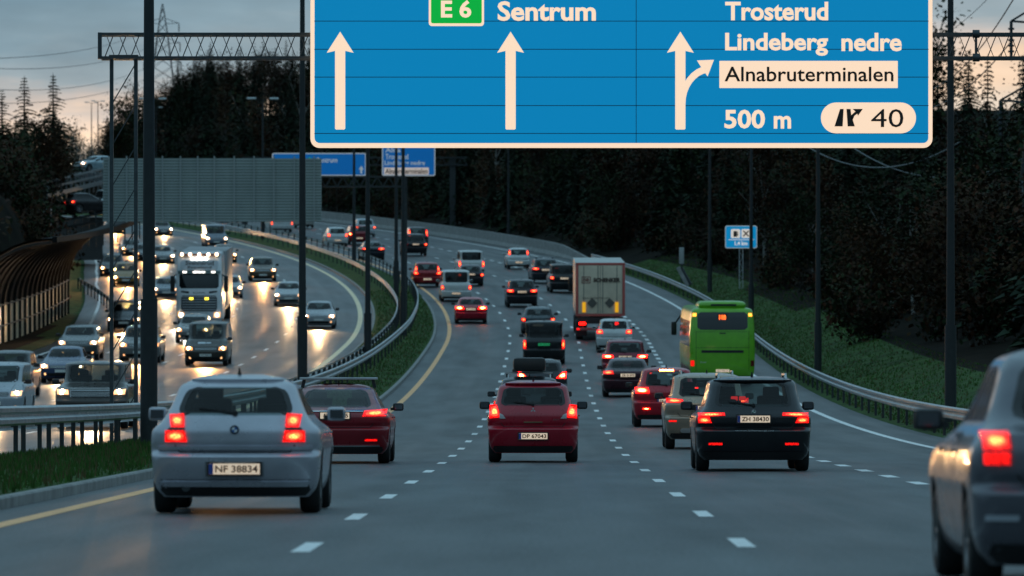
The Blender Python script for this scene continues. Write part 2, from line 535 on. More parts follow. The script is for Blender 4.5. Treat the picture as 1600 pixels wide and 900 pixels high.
# ------------------------------------------------ painted lines
def strip(mb, u, y0, y1, w, mat, step=6.0, dz=.004):
    n = max(1, int(math.ceil((y1 - y0) / step)))
    uf = u if callable(u) else (lambda y: u)
    ys = [y0 + (y1 - y0) * i / n for i in range(n + 1)]
    v = []
    for y in ys: v += [RP(uf(y) - w / 2, y, dz), RP(uf(y) + w / 2, y, dz)]
    mb.add(v, [(2 * i, 2 * i + 1, 2 * i + 3, 2 * i + 2) for i in range(n)], mat)
mb = MB(); strip(mb, E0, 0, 900, .21, YELLOWP); struct(mb.build('yellow_edge_line'))
mb = MB()
for u in (0.0, 3.5):
    y = 33.7 if u == 0 else 35.2
    while y < 760:
        strip(mb, u, y, y + 3.0, .15, WHITEP, 3.4); y += 12
y = 60
while y < 640:
    strip(mb, 7.05, y, y + 2.6, .2, WHITEP, 3.4); y += 6 if y > 250 else 7
strip(mb, lambda y: edgeR(y) - 1.15, 0, 760, .2, WHITEP)
struct(mb.build('white_lane_lines'))
mb = MB()
strip(mb, E0 - 4.98, 0, 900, .27, M('pale yellow road paint', (.92, .72, .44), .55, noise=.2, nscale=4))
for u, ph in ((-11.85, 0), (-15.5, 4), (-19.2, 8)):
    y = 60 + ph
    while y < 760:
        strip(mb, u, y, y + 3.3, .16, WHITEP, 3.4); y += 12
strip(mb, lambda y: interp(LEFTEDGE, y) + 1.0, 60, 800, .18, WHITEP)
struct(mb.build('opposite_lane_lines'))

# ------------------------------------------------ kerbs along the grass median
def kerb(name, u0, y0, y1):
    mb = MB(); sec = [(-.07, -.05), (-.07, .11), (-.05, .13), (.06, .13), (.08, .11), (.08, -.05)]
    ys = [y0 + (y1 - y0) * i / int((y1 - y0) / 6) for i in range(int((y1 - y0) / 6) + 1)]
    v = [RP(u0 + a, y, b) for y in ys for a, b in sec]; n = len(sec)
    f = [(j * n + i, j * n + i + 1, (j + 1) * n + i + 1, (j + 1) * n + i) for j in range(len(ys) - 1) for i in range(n - 1)]
    mb.add(v, f, CONC)
    return struct(mb.build(name, None, 30))
kerb('kerb', E0 - .78, 20, 372)
kerb('opposite_kerb', E0 - 4.2, 20, 640)

# ------------------------------------------------ grass tufts on median and verge
def blades(name, n, place, hmin, hmax, mats, wid):
    mb = MB(); vs = []; fs = []
    for i in range(n):
        p = place(); h = random.uniform(hmin, hmax); a = random.uniform(0, math.pi); w = wid(p.y)
        dx, dy = math.cos(a) * w, math.sin(a) * w
        lx_, ly_ = random.uniform(-.35, .35) * h, random.uniform(-.35, .35) * h
        vs = [p + Vector((-dx, -dy, -.02)), p + Vector((dx, dy, -.02)), p + Vector((lx_, ly_, h))]
        mb.add(vs, [(0, 1, 2)], mats[0] if random.random() < .75 else mats[1])
    return struct(mb.build(name), 'stuff')
G1 = M('grass blade', (.046, .105, .022), .8, spec=.1, rnd=0, noise=.35, nscale=1.5)
G2 = M('dry grass blade', (.11, .085, .04), .85, spec=.1)
def med():
    y = random.choice((random.uniform(45, 130), random.uniform(60, 130), random.uniform(130, 380)))
    u = random.uniform(E0 - 4.0, E0 - .9)
    return gpos(u, y)
blades('median_grass', 26000, med, .05, .15, (G1, G2), lambda y: .012 + y * .00006)
def ver():
    y = random.uniform(125, 440); u = edgeR(y) + .5 + min(abs(random.gauss(0, 2.8)), 5.5)
    return gpos(u, y)
blades('verge_grass', 22000, ver, .04, .11, (G1, G2), lambda y: .015 + y * .00009)

# ------------------------------------------------ guard rails: W-beam on posts
WB = [(-.02, -.155), (.035, -.12), (.035, -.06), (-.02, -.02), (-.02, .02), (.035, .06), (.035, .12), (-.02, .155)]
def guardrail(name, label, off, y0, y1, side, mat, postmat, top=.76, dy=4.0, group=None, post_from=None, rail2=False):
    """side: +1 the beam faces larger u"""
    base = RP(off(y0), y0)
    root = thing(name, label, 'guard rail', base, group=group)
    mb = MB(); n = len(WB)
    ys = [y0 + (y1 - y0) * i / max(1, int((y1 - y0) / 4)) for i in range(max(1, int((y1 - y0) / 4)) + 1)]
    for back in ((0, 1) if rail2 else (0,)):
        sd = side if not back else -side
        v = []
        for y in ys:
            g = zp(y) + max(gh(off(y), y), -.02)
            for a, b in WB:
                p = RP(off(y) + sd * (.07 + a + .03), y); p.z = g + top - .155 + b
                v.append(p - base)
        f = [(j * n + i, j * n + i + 1, (j + 1) * n + i + 1, (j + 1) * n + i) for j in range(len(ys) - 1) for i in range(n - 1)]
        mb.add(v, f, mat)
        # a second skin 4 mm behind gives the sheet its thickness
        mb.add([(q.x, q.y, q.z - .004) for q in v], [tuple(reversed(q)) for q in f], mat)
    mb.build('beam', root, 50)
    y = y0 + 1; k = 0; rest = MB()
    while y < y1:
        g = zp(y) + max(gh(off(y), y), -.02)
        p = RP(off(y), y); p.z = g
        p -= base
        t = MB() if k < 95 else rest
        t.box((p.x, p.y, p.z + (top - .02) / 2 - .06), (.075, .06, top + .10), postmat)
        t.box((p.x + side * .05, p.y, p.z + top - .155), (.06, .09, .20), postmat)
        if k < 95: t.build('post', root)
        k += 1; y += dy
    if rest.v: struct(rest.build('far_posts', root), 'stuff')
    return root
OFF1 = [(0, -3.45), (100, -3.4), (250, -2.35), (320, -2.0), (380, -1.35), (450, -.95), (900, -.9)]
OFF2 = [(0, -3.9), (100, -3.85), (250, -2.9), (340, -2.75), (400, -3.1), (460, -3.2), (900, -3.3)]
guardrail('guard_rail', 'grey steel guard rail on the grass median nearer the yellow line, on dark posts', lambda y: E0 + interp(OFF1, y), 52, 560, 1, STEEL, DKSTEEL, .84, 4.8)
guardrail('guard_rail', 'second steel guard rail of the median, facing the oncoming headlights', lambda y: E0 + interp(OFF2, y), 90, 640, -1, STEEL, DKSTEEL, .78, 4.4)
guardrail('guard_rail', 'pale steel guard rail below the grass bank beside the green bus', lambda y: edgeR(y) + .45, 96, 452, -1, STEEL, DKSTEEL, .78, 4.0)
guardrail('guard_rail', 'short bent guard rail between the slip lane and the curved noise barrier', lambda y: interp([(335, -22.1), (350, -22.9), (390, -25.9)], y), 334, 392, 1, STEEL, DKSTEEL, .74, 4.0)

# ------------------------------------------------ concrete barrier round the far bend
mb = MB(); sec = [(-.28, -.05), (-.28, .12), (-.12, .4), (-.09, 1.1), (.09, 1.1), (.12, .4), (.28, .12), (.28, -.05)]
ys = [452 + 6 * i for i in range(58)]
b0 = RP(BARR + .1, 452)
v = [RP(BARR + .1 + a, y, b * (min(1, .35 + (y - 452) / 30))) - b0 for y in ys for a, b in sec]; n = len(sec)
mb.add(v, [(j * n + i, j * n + i + 1, (j + 1) * n + i + 1, (j + 1) * n + i) for j in range(len(ys) - 1) for i in range(n - 1)], CONC)
o = mb.build('concrete_barrier', None, 25); o.location = b0
tag(o, 'long grey concrete barrier wall round the outside of the far bend', 'barrier')

# ------------------------------------------------ curved noise barrier beside the oncoming lanes
NB0 = 284; NB1 = 346
def nbu(y): return interp([(280, -25.8), (346, -25.2), (420, -29)], y)
root = thing('noise_barrier', 'dark ribbed noise barrier curling over towards the oncoming traffic, pale panels at its foot', 'noise barrier', RP(nbu(NB0), NB0))
b0 = RP(nbu(NB0), NB0)
RIB = M('barrier rib', (.018, .017, .016), .7, .0, noise=.2)
SKIN = M('barrier skin', (.004, .005, .005), .9, noise=.4)
PANEL = M('pale barrier panel', (.66, .50, .33), .45, noise=.3, nscale=1.2)
def arc(y, k, lift=0):                # cross-section: up 2 m, then a quarter ellipse towards the road
    u = nbu(y)
    if k < 0: return RP(u - lift, y, 2.0 + 2.1 * k) - b0
    a = k * math.pi / 2
    return RP(u + 3.9 * (1 - math.cos(a)) - lift * math.cos(a), y, 2.0 + 3.3 * math.sin(a) + lift * math.sin(a)) - b0
ys = [NB0 + (NB1 - NB0) * i / 24 for i in range(25)]
ks = [i / 10 for i in range(11)]
mb = MB(); n = len(ks)
for l_, fl in ((.10, False), (.22, True)):
    v = [arc(y, k, l_) for y in ys for k in ks]
    f = [(j * n + i, j * n + i + 1, (j + 1) * n + i + 1, (j + 1) * n + i) for j in range(len(ys) - 1) for i in range(n - 1)]
    mb.add(v, f, SKIN)
mb.build('shell', root, 40)
mb = MB()
v = [arc(y, k, .05) for y in ys for k in (-1, 0)]
mb.add(v, [(2 * i, 2 * i + 1, 2 * i + 3, 2 * i + 2) for i in range(len(ys) - 1)], PANEL)
v = [arc(y, k, .12) for y in ys for k in (-1, 0)]
mb.add(v, [(2 * i, 2 * i + 1, 2 * i + 3, 2 * i + 2) for i in range(len(ys) - 1)], PANEL)
mb.build('panel', root)
y = NB0
while y <= NB1 + .1:
    t = MB(); pts = [arc(y, k, 0) for k in [-1, -.5] + ks]
    for a, b in zip(pts[:-1], pts[1:]): t.bar(a, b, .16, RIB, .12)
    t.build('rib', root); y += 3.1
t = MB()
for k in (-.52, -.02): t.tube([arc(y, k, -.03) for y in ys], .045, BLACK, 6)
t.build('rail', root)
t = MB(); pts = [arc(y, 1.0, .1) + Vector((.15, 0, .05)) for y in ys]
for a, b in zip(pts[:-1], pts[1:]): t.bar(a, b, .22, M('capping', (.012, .013, .013), .9, spec=.1), .26)
t.build('capping_beam', root)

# ------------------------------------------------ side road on the bank behind the barrier
PARAP = M('parapet steel', (.14, .16, .165), .5, .4, noise=.2)
SRM = M('side road asphalt', (.03, .031, .032), .5, noise=.2)
mb = MB(); v = []
for i in range(13):
    a = i / 12; p = Vector((-49 + 13 * a, 424 + 120 * a, 16.6 + 5.2 * a))
    q = p + Vector((-5.0, 1.2, 0))
    v += [p, q, p + Vector((0, 0, -.7)), q + Vector((0, 0, -.7))]
f = []
for i in range(12):
    o_ = 4 * i
    f += [(o_, o_ + 1, o_ + 5, o_ + 4), (o_ + 2, o_, o_ + 4, o_ + 6), (o_ + 1, o_ + 3, o_ + 7, o_ + 5)]
mb.add(v, f, SRM); struct(mb.build('side_road'))
mb = MB(); v = []
for i in range(9):
    a = i / 8; p = Vector((-47 + 16.2 * a, 404 + 42 * a, 13.5 + 1.2 * a))
    q = p + Vector((-2.6, 3.6, .05))
    v += [p, q, p + Vector((0, 0, -3.2)), q + Vector((0, 0, -3.2))]
f = []
for i in range(8):
    o_ = 4 * i
    f += [(o_, o_ + 1, o_ + 5, o_ + 4), (o_ + 2, o_, o_ + 4, o_ + 6), (o_ + 1, o_ + 3, o_ + 7, o_ + 5)]
f += [(0, 2, 3, 1), (32, 33, 35, 34)]
mb.add(v, f, M('ramp wall', (.022, .024, .024), .8, noise=.4)); struct(mb.build('ramp_road'))
root = thing('parapet', 'pale bridge parapet of the side road above the noise barrier', 'parapet', at(74, 306, 425))
b0 = Vector(root.location)
t = MB(); e = at(160, 285, 450) - b0
for h in (0, .55, 1.0): t.bar((0, 0, h), e + Vector((0, 0, h)), .09, PARAP, .16 if h else .30)
t.build('rails', root)
for i in range(13):
    q = e * (i / 12); t = MB(); t.bar(q + Vector((0, 0, -.6)), q + Vector((0, 0, 1.0)), .10, PARAP); t.build('post', root)
root = thing('parapet', 'dark lower parapet of the side road, just over the barrier capping', 'parapet', at(60, 352, 405))
b0 = Vector(root.location); t = MB(); e = at(218, 322, 400) - b0
for h in (0, -.5): t.bar((0, 0, h), e + Vector((0, 0, h)), .08, DKSTEEL, .14)
t.build('rails', root)
for i in range(15):
    q = e * (i / 14); t = MB(); t.bar(q + Vector((0, 0, -2.2)), q, .09, DKSTEEL); t.build('post', root)

root = thing('cabinet', 'small pale grey cabinet standing in the dark bank above the ribbed barrier', 'cabinet', at(66, 352, 412))
t = MB(); t.box((0, 0, .75), (1.25, .5, .85), M('pale grey metal', (.35, .37, .37), .5), .03); t.build('housing', root, 40)
t = MB(); t.box((0, 0, .10), (1.2, .45, .45), CONC); t.build('plinth', root)
t = MB(); t.box((0, -.255, .75), (.55, .02, .7), M('cabinet door grey', (.31, .33, .33), .5)); t.build('door', root)

# ================================================================ VEHICLES
def pchip(xs, ys):
    xs = np.array(xs, float); ys = np.array(ys, float); h = np.diff(xs); d = np.diff(ys) / h
    m = np.zeros(len(xs)); m[0], m[-1] = d[0], d[-1]
    for i in range(1, len(xs) - 1):
        if d[i - 1] * d[i] > 0:
            w1, w2 = 2 * h[i] + h[i - 1], h[i] + 2 * h[i - 1]
            m[i] = (w1 + w2) / (w1 / d[i - 1] + w2 / d[i])
    def fn(x):
        x = min(max(x, xs[0]), xs[-1]); i = min(int(np.searchsorted(xs, x, 'right')) - 1, len(xs) - 2)
        t = (x - xs[i]) / h[i]
        return float(ys[i] * (2 * t**3 - 3 * t * t + 1) + h[i] * m[i] * (t**3 - 2 * t * t + t) + ys[i + 1] * (-2 * t**3 + 3 * t * t) + h[i] * m[i + 1] * (t**3 - t * t))
    return fn
NE = 3.6
class Shape:
    """car body as plan contours stacked in height; y = 0 at the tail, L at the nose"""
    def __init__(s, L, W, H, rows, crr=.35, crf=.44, bow=.055):
        s.L, s.W, s.H = L, W, H; s.rows = rows; s.bow = bow
        z = [r[0] for r in rows]; s.z = z
        s.w = pchip(z, [r[1] for r in rows]); s.r = pchip(z, [r[2] for r in rows]); s.f = pchip(z, [r[3] for r in rows])
        s.crr, s.crf = crr, crf
    def cr(s, z):
        k = min(1.0, (s.f(z) - s.r(z)) / 2.4); return s.crr * k, s.crf * k
    def rear(s, x, z):
        w = s.w(z); a = min(abs(x) / w, .9995); return s.r(z) + s.cr(z)[0] * (1 - (1 - a**NE) ** (1 / NE)) + s.bow * a * a
    def front(s, x, z):
        w = s.w(z); a = min(abs(x) / w, .9995); return s.f(z) - s.cr(z)[1] * (1 - (1 - a**NE) ** (1 / NE)) - 2 * s.bow * a * a
    def side(s, y, z):
        w = s.w(z); cr, cf = s.cr(z)
        a = 0
        if y < s.r(z) + cr: a = (s.r(z) + cr - y) / cr
        elif y > s.f(z) - cf: a = (y - s.f(z) + cf) / cf
        a = min(max(a, 0), 1); return w * (1 - a**NE) ** (1 / NE)
    def loft(s, mat, na=9, nb=9):
        zs = []
        for a, b in zip(s.z[:-1], s.z[1:]): zs += [a + (b - a) * i / 4 for i in range(4)]
        zs.append(s.z[-1])
        rings = []
        for z in zs:
            w = s.w(z); ring = []
            for i in range(-na, na + 1):
                x = w * math.copysign(abs(math.sin(i / na * math.pi / 2)) ** (2 / NE), i) if i else 0.0
                ring.append((x, s.rear(x, z), z))
            y0, y1 = ring[-1][1], s.front(w, z)
            for i in range(1, nb): ring.append((w, y0 + (y1 - y0) * i / nb, z))
            fr = []
            for i in range(na, -na - 1, -1):
                x = w * math.copysign(abs(math.sin(i / na * math.pi / 2)) ** (2 / NE), i) if i else 0.0
                fr.append((x, s.front(x, z), z))
            ring += fr
            for i in range(1, nb): ring.append((-w, y1 + (y0 - y1) * i / nb, z))
            rings.append(ring)
        n = len(rings[0]); v = [p for r in rings for p in r]
        f = [(j * n + i, j * n + (i + 1) % n, (j + 1) * n + (i + 1) % n, (j + 1) * n + i) for j in range(len(rings) - 1) for i in range(n)]
        f += [tuple(range(n - 1, -1, -1)), tuple(range((len(rings) - 1) * n, len(rings) * n))]
        return MB().add(v, f, mat)

def rows_of(L, W, H, clr=.17, bump=.60, hoodf=.74, belt=.95, hood=1.05, ws=.75, rg=.35, rtop=.12, trunk=0.0, tum=.68, tail=.08, rbelt=.1, roofz=.06, nose=.25, wmid=1.0, shd=.86):
    h = W / 2
    R = [(clr, h * .86, .16, L - .32),
         (clr + .09, h * .94, .11, L - .10),
         (clr + .22, h * .975, .05, L - .02),
         (bump - .02, h * .99, .0, L),
         (bump + .05, h * 1.0 * wmid, tail + .035, L - .05),
         (hoodf, h * 1.0 * wmid, tail + .008, L - .10 - nose * .2)]
    zb = belt
    R.append((hoodf + (zb - hoodf) * .45, h * .99 * wmid, tail + .004, L - nose - hood * .22))
    if trunk:
        R += [(zb - .02, h * (shd + .05), rbelt + .03, L - hood * .92), (zb + .035, h * shd, rbelt + trunk, L - hood - .12)]
    else:
        R += [(zb - .01, h * (shd + .05), rbelt + .025, L - hood * .94), (zb + .05, h * shd, rbelt + .065, L - hood - .10)]
    r0 = (rbelt + trunk if trunk else rbelt + .05)
    zt = H - roofz
    f0 = L - hood - .10
    R += [(zb + .05 + (zt - zb - .05) * .55, h * (shd + (tum - shd) * .50), r0 + rg * .52, f0 - ws * .54),
          (zt - .03, h * (tum + .035), r0 + rg * .93, f0 - ws * .93),
          (zt + .005, h * (tum - .035), r0 + rg + rtop * .5, f0 - ws * 1.02 - .06),
          (zt + roofz * .55, h * (tum - .13), r0 + rg + rtop + .05, f0 - ws - .22),
          (H, h * (tum - .36), r0 + rg + rtop + .40, f0 - ws - .65)]
    return R

def rowpatch(mb, fn, rowsx, mat, off, th=0.0, k=8):
    """patch given as rows (b, a0, a1); fn(a, b, off) -> point; th > 0 adds side skirts"""
    v = []; n = k + 1
    for b, a0, a1 in rowsx:
        v += [fn(a0 + (a1 - a0) * i / k, b, off + th) for i in range(n)]
    f = [(j * n + i, j * n + i + 1, (j + 1) * n + i + 1, (j + 1) * n + i) for j in range(len(rowsx) - 1) for i in range(k)]
    b_, a0_, a1_ = rowsx[len(rowsx) // 2 - (1 if len(rowsx) == 2 else 0)]; q = (len(rowsx) // 2 - 1) * n + k // 2
    p0, p1, p2 = (Vector(v[q]), Vector(v[q + 1]), Vector(v[q + n]))
    outw = Vector(fn((a0_ + a1_) / 2, b_, off + .1)) - Vector(fn((a0_ + a1_) / 2, b_, off))
    flip = (p1 - p0).cross(p2 - p0).dot(outw) < 0
    if th:
        m = len(rowsx)
        edge = list(range(n)) + [j * n + n - 1 for j in range(1, m)] + [(m - 1) * n + i for i in range(n - 2, -1, -1)] + [j * n for j in range(m - 2, 0, -1)]
        base = len(v)
        bs = [(b, a0, a1) for b, a0, a1 in rowsx]
        for e in edge:
            j, i = divmod(e, n); b, a0, a1 = bs[j]
            v.append(fn(a0 + (a1 - a0) * i / k, b, -.012))
        ne = len(edge)
        f += [(edge[i], base + i, base + (i + 1) % ne, edge[(i + 1) % ne]) for i in range(ne)]
    if flip: f = [tuple(reversed(q)) for q in f]
    mb.add(v, f, mat)
def polyrows(poly, n=7):
    """a convex outline in (a, b) cut in rows"""
    bs = [p[1] for p in poly]; lo, hi = min(bs), max(bs); out = []
    ks = sorted(set([lo + (hi - lo) * i / (n - 1) for i in range(n)] + bs))
    ks[0] += 1e-4; ks[-1] -= 1e-4
    for b in ks:
        xs = []
        for (a0, b0), (a1, b1) in zip(poly, poly[1:] + poly[:1]):
            if (b0 - b) * (b1 - b) <= 0 and b0 != b1: xs.append(a0 + (a1 - a0) * (b - b0) / (b1 - b0))
        if len(xs) >= 2: out.append((b, min(xs), max(xs)))
    return out
def winrows(sh, z0, z1, k, rc=.10, n=11):
    out = []
    for i in range(n):
        t = i / (n - 1); z = z0 + (z1 - z0) * t
        hw = sh.w(z) * k
        e = min(z - z0, z1 - z)
        if e < rc: hw -= rc * (1 - math.sqrt(max(0, 1 - (1 - e / rc) ** 2)))
        out.append((z, -hw, hw))
    return out

def wheel(root, x, y, r, wd, rim=RIM):
    t = MB(); h = wd / 2
    t.lathe_x([(-h, r * .64), (-h * 1.02, r * .82), (-h * .9, r * .95), (-h * .6, r), (h * .6, r), (h * .9, r * .95), (h * 1.02, r * .82), (h, r * .64)], TYRE, 24)
    w = t.build('wheel', root, 40); w.location = (x, y, r)
    t = MB(); sg = 1 if x > 0 else -1
    t.cyl((-h * .55, 0, 0), (h * .55, 0, 0), r * .645, r * .645, BLACK, 24)
    for i in range(5):
        a = 2 * math.pi * i / 5
        t.bar((sg * h * .62, 0, 0), (sg * h * .70, math.cos(a) * r * .62, math.sin(a) * r * .62), .05, rim, .03)
    t.cyl((sg * h * .5, 0, 0), (sg * h * .78, 0, 0), r * .16, r * .14, rim, 12)
    t.lathe_x([(sg * h * .85, r * .60), (sg * h * .98, r * .66), (sg * h * .6, r * .66)], rim, 24)
    t.build('rim', w, 40)

def spot(root, loc, energy, col, tilt=-1.5, size=44):
    l = bpy.data.lights.new('headlamp', 'SPOT'); l.energy = energy; l.color = col
    l.spot_size = math.radians(size); l.spot_blend = 1.0; l.shadow_soft_size = .12
    o = bpy.data.objects.new('headlamp_beam', l); COL.objects.link(o); o.parent = root
    o.location = loc; o.rotation_euler = (math.radians(90 + tilt), 0, 0)
    return o

TYPES = {
 'hatch':  dict(roofz=.085, L=4.23, W=1.75, H=1.43, belt=.93, hood=1.25, ws=.80, rg=.42, tum=.70, tail=.06, rbelt=.09),
 'small':  dict(roofz=.085, L=3.80, W=1.665, H=1.50, belt=.98, hood=.95, ws=.85, rg=.34, tum=.71, tail=.07, rbelt=.11, bump=.62),
 'lift':   dict(L=4.95, W=1.96, H=1.44, belt=.95, hood=1.30, ws=1.0, rg=1.05, rtop=.3, tum=.60, tail=.05, rbelt=.10, trunk=.22, bump=.62),
 'sedan':  dict(L=4.75, W=1.82, H=1.45, belt=.97, hood=1.25, ws=.85, rg=.70, rtop=.2, tum=.64, tail=.05, rbelt=.07, trunk=.45, bump=.62),
 'estate': dict(L=4.68, W=1.86, H=1.66, belt=1.06, hood=1.12, ws=.80, rg=.36, tum=.70, tail=.06, rbelt=.11, bump=.66, clr=.20, hoodf=.82),
 'suv':    dict(L=4.60, W=1.88, H=1.68, belt=1.10, hood=1.08, ws=.75, rg=.32, tum=.72, tail=.06, rbelt=.11, bump=.70, clr=.22, hoodf=.88),
 'boxsuv': dict(L=4.85, W=2.00, H=1.87, belt=1.24, hood=1.10, ws=.45, rg=.12, tum=.80, tail=.05, rbelt=.08, bump=.78, clr=.26, hoodf=1.08, nose=.12),
 'van':    dict(L=4.90, W=1.92, H=1.95, belt=1.15, hood=.75, ws=.80, rg=.14, tum=.84, tail=.04, rbelt=.06, bump=.66, clr=.20, hoodf=.85, rtop=.05),
 'micro':  dict(L=3.45, W=1.62, H=1.47, belt=.96, hood=.80, ws=.90, rg=.22, tum=.74, tail=.06, rbelt=.09, bump=.62),
 'mpv':    dict(L=4.50, W=1.80, H=1.64, belt=1.04, hood=.95, ws=.95, rg=.30, tum=.72, tail=.06, rbelt=.10, bump=.66, clr=.18),
}
LAMPS = {   # outlines of one tail lamp, right side: (x from the middle in half-widths, height)
 'round2': [([(.72, .80), (.93, .80), (.96, .92), (.72, .93)], 'h'), ([(.70, .665), (.965, .665), (.975, .765), (.72, .775)], 'h'), ([(.72, .765), (.97, .765), (.965, .80), (.72, .80)], 'off')],
}
def vehicle(name, label, cat, px, d, kind, col, view='rear', lamps=None, plate=None, brake=False, high=False, roofrail=False, extra=None, over=None, yaw=0.0,
            metal=.35, group=None, priv=False, headcol=0, power=1.0, lit=True, hood_y=None, u=None, dz=0.0, rear_plate_z=None, wk=.84, rim=RIM, plate_lit=True):
    P = dict(TYPES[kind]); P.update(over or {})
    L_, W_, H_ = P.pop('L'), P.pop('W'), P.pop('H')
    sh = Shape(L_, W_, H_, rows_of(L_, W_, H_, **P))
    belt = P['belt']; h = W_ / 2
    loc = onroad(px, d, .003 + dz); sl = zslope(d); m = lslope(d)
    rt = (math.atan(sl), 0, -math.atan(m) + math.radians(yaw)) if view == 'rear' else (-math.atan(sl), 0, math.pi - math.atan(m) + math.radians(yaw))
    # the photo fixes where the near end stands: tail for cars ahead, nose for oncoming ones
    root = thing(name, label, cat, loc, rt, group)
    pm = paint('paint ' + label[:40], col, metal)
    Y0 = 0.0 if view == 'rear' else -L_
    def shb(t): return t.shift((0, Y0, 0))
    body = sh.loft(pm)
    me = shb(body).build('body', root, 32)
    zt = H_ - P.get('roofz', .06)
    z0w, z1w = belt + .055, zt - .045
    # cutters: cabin tunnel through rear and front glass, wheel arches
    r = .325 if kind in ('estate', 'suv', 'boxsuv', 'van') else .305
    if kind == 'boxsuv': r = .36
    ay0, ay1 = .86 * L_ / 4.5, L_ - .86 * L_ / 4.5
    c = MB()
    wr = winrows(sh, z0w + .02, z1w - .012, wk - .025, .09, 7)
    poly = [(a1, z) for z, a0, a1 in wr] + [(a0, z) for z, a0, a1 in reversed(wr)]
    c.prism(poly, lambda a, b, t: (a, Y0 - .5 + t, b), INTER, L_ + 1.0)
    c.cyl((-2, Y0 + ay0, r), (2, Y0 + ay0, r), r + .065, r + .065, INTER, 26)
    c.cyl((-2, Y0 + ay1, r), (2, Y0 + ay1, r), r + .065, r + .065, INTER, 26)
    cut = c.build('cutter')
    bm = bmesh.new(); bm.from_mesh(cut.data); bmesh.ops.recalc_face_normals(bm, faces=bm.faces[:]); bm.to_mesh(cut.data); bm.free()
    bm = bmesh.new(); bm.from_mesh(me.data); bmesh.ops.recalc_face_normals(bm, faces=bm.faces[:]); bm.to_mesh(me.data); bm.free()
    me.data.materials.append(INTER)
    md = me.modifiers.new('cut', 'BOOLEAN'); md.object = cut; md.operation = 'DIFFERENCE'; md.solver = 'EXACT'; md.material_mode = 'TRANSFER'; md.use_self = False
    me.parent = None
    bpy.context.view_layer.update()
    nm = bpy.data.meshes.new_from_object(me.evaluated_get(bpy.context.evaluated_depsgraph_get()))
    me.modifiers.clear(); old = me.data
    if len(nm.polygons) > 50:
        me.data = nm; nm.name = 'body'; bpy.data.meshes.remove(old)
        me.data.polygons.foreach_set('use_smooth', [True] * len(me.data.polygons)); me.data.set_sharp_from_angle(angle=math.radians(32))
    me.parent = root
    cm = cut.data; bpy.data.objects.remove(cut); bpy.data.meshes.remove(cm)
    R = lambda a, b, o: (a, Y0 + sh.rear(a, b) - o, b)
    Fr = lambda a, b, o: (a, Y0 + sh.front(a, b) + o, b)
    # panes
    gl = DKGLASS if priv else GLASS
    t = MB(); rowpatch(t, R, winrows(sh, z0w, z1w, wk, .10), gl, .004, 0, 10); t.build('rear_window', root, 60)
    t = MB(); rowpatch(t, Fr, winrows(sh, z0w - .01, z1w, wk + .03, .08), CLEAR if view == 'front' else GLASS, .004, 0, 10); t.build('windscreen', root, 60)
    # dark ceramic border round the glass
    t = MB()
    fn, ww = (R, winrows(sh, z0w, z1w, wk, .10)) if view == 'rear' else (Fr, winrows(sh, z0w - .01, z1w, wk + .03, .08))
    sw = .052 * h + .01; nn = len(ww); zc = (z0w + z1w) / 2
    outer = [(a1, z) for z, a0, a1 in ww] + [(a0, z) for z, a0, a1 in reversed(ww)]
    inner = []
    for x_, z in outer:
        s_ = 1 if x_ > 0 else -1
        zi = z + (.036 if z < z0w + .012 else 0) - (.018 if z > z1w - .006 else 0)
        inner.append((s_ * max(.05, abs(x_) - sw), zi))
    m_ = len(outer); v = [fn(x_, z, .006) for x_, z in outer] + [fn(x_, z, .006) for x_, z in inner]
    t.add(v, [(q, (q + 1) % m_, m_ + (q + 1) % m_, m_ + q) for q in range(m_)], BLACK)
    t.build('window_seal', root)
    # side glass
    for sd in (-1, 1):
        fs = lambda a, b, o: (sd * (sh.side(a, b) + o), Y0 + a, b)
        t = MB(); rr = []
        for i in range(8):
            z = z0w + (z1w - .02 - z0w) * i / 7
            rr.append((z, sh.r(z) + .42 + .1 * i / 7, sh.f(z) - .42 - .05 * i / 7))
        mid = lambda q: (L_ * .47)
        rowpatch(t, fs, [(z, a, min(mid(0) - .05, b)) for z, a, b in rr], gl if priv else BLKGL, .004, 0, 8)
        rowpatch(t, fs, [(z, mid(0) + .05, max(b, mid(0) + .1)) for z, a, b in rr], BLKGL, .004, 0, 8)
        t.build('side_window', root, 60)
        t = MB()
        for yy in (L_ * .47, L_ * .47 - 1.02, L_ * .47 + 1.05):
            v = []
            for i in range(9):
                z = .36 + (belt - .36) * i / 8
                v += [fs(yy - .005, z, .002), fs(yy + .005, z, .002)]
            t.add(v, [(2 * i, 2 * i + 1, 2 * i + 3, 2 * i + 2) for i in range(8)], BLACK)
        t.build('door_seam', root)
        t = MB()
        for yy in (L_ * .47 - .15, L_ * .47 + .9):
            p = fs(yy - .2, belt - .13, .02); t.box((p[0], p[1], p[2]), (.025, .19, .028), pm, .008)
        t.build('door_handle', root, 40)
        t = MB()
        my = Y0 + sh.f(belt) - .42
        t.box((sd * (h + .075), my, belt + .06), (.20, .10, .145), pm if col[0] + col[1] + col[2] > 1.3 else BLACK, .06)
        t.bar((sd * (h * .93), my, belt + .02), (sd * (h + .03), my, belt + .03), .05, BLACK)
        if view == 'rear': t.box((sd * (h + .08), my - .052, belt + .06), (.14, .006, .09), M('mirror', (.12, .13, .14), .05, 1.0))
        t.build('door_mirror', root, 40)
        for yy in (ay0, ay1): wheel(root, sd * (h - .125), Y0 + yy, r, .215, rim)
    # seats seen through the glass
    t = MB()
    for x in (-.36, .36):
        t.box((x, Y0 + L_ * .50, belt + .02), (.46, .14, .42), SEAT, .05)
        t.box((x, Y0 + L_ * .50, belt + .29), (.27, .10, .17), SEAT, .04)
        t.box((x, Y0 + L_ * .28, belt + .10), (.25, .10, .14), SEAT, .04)
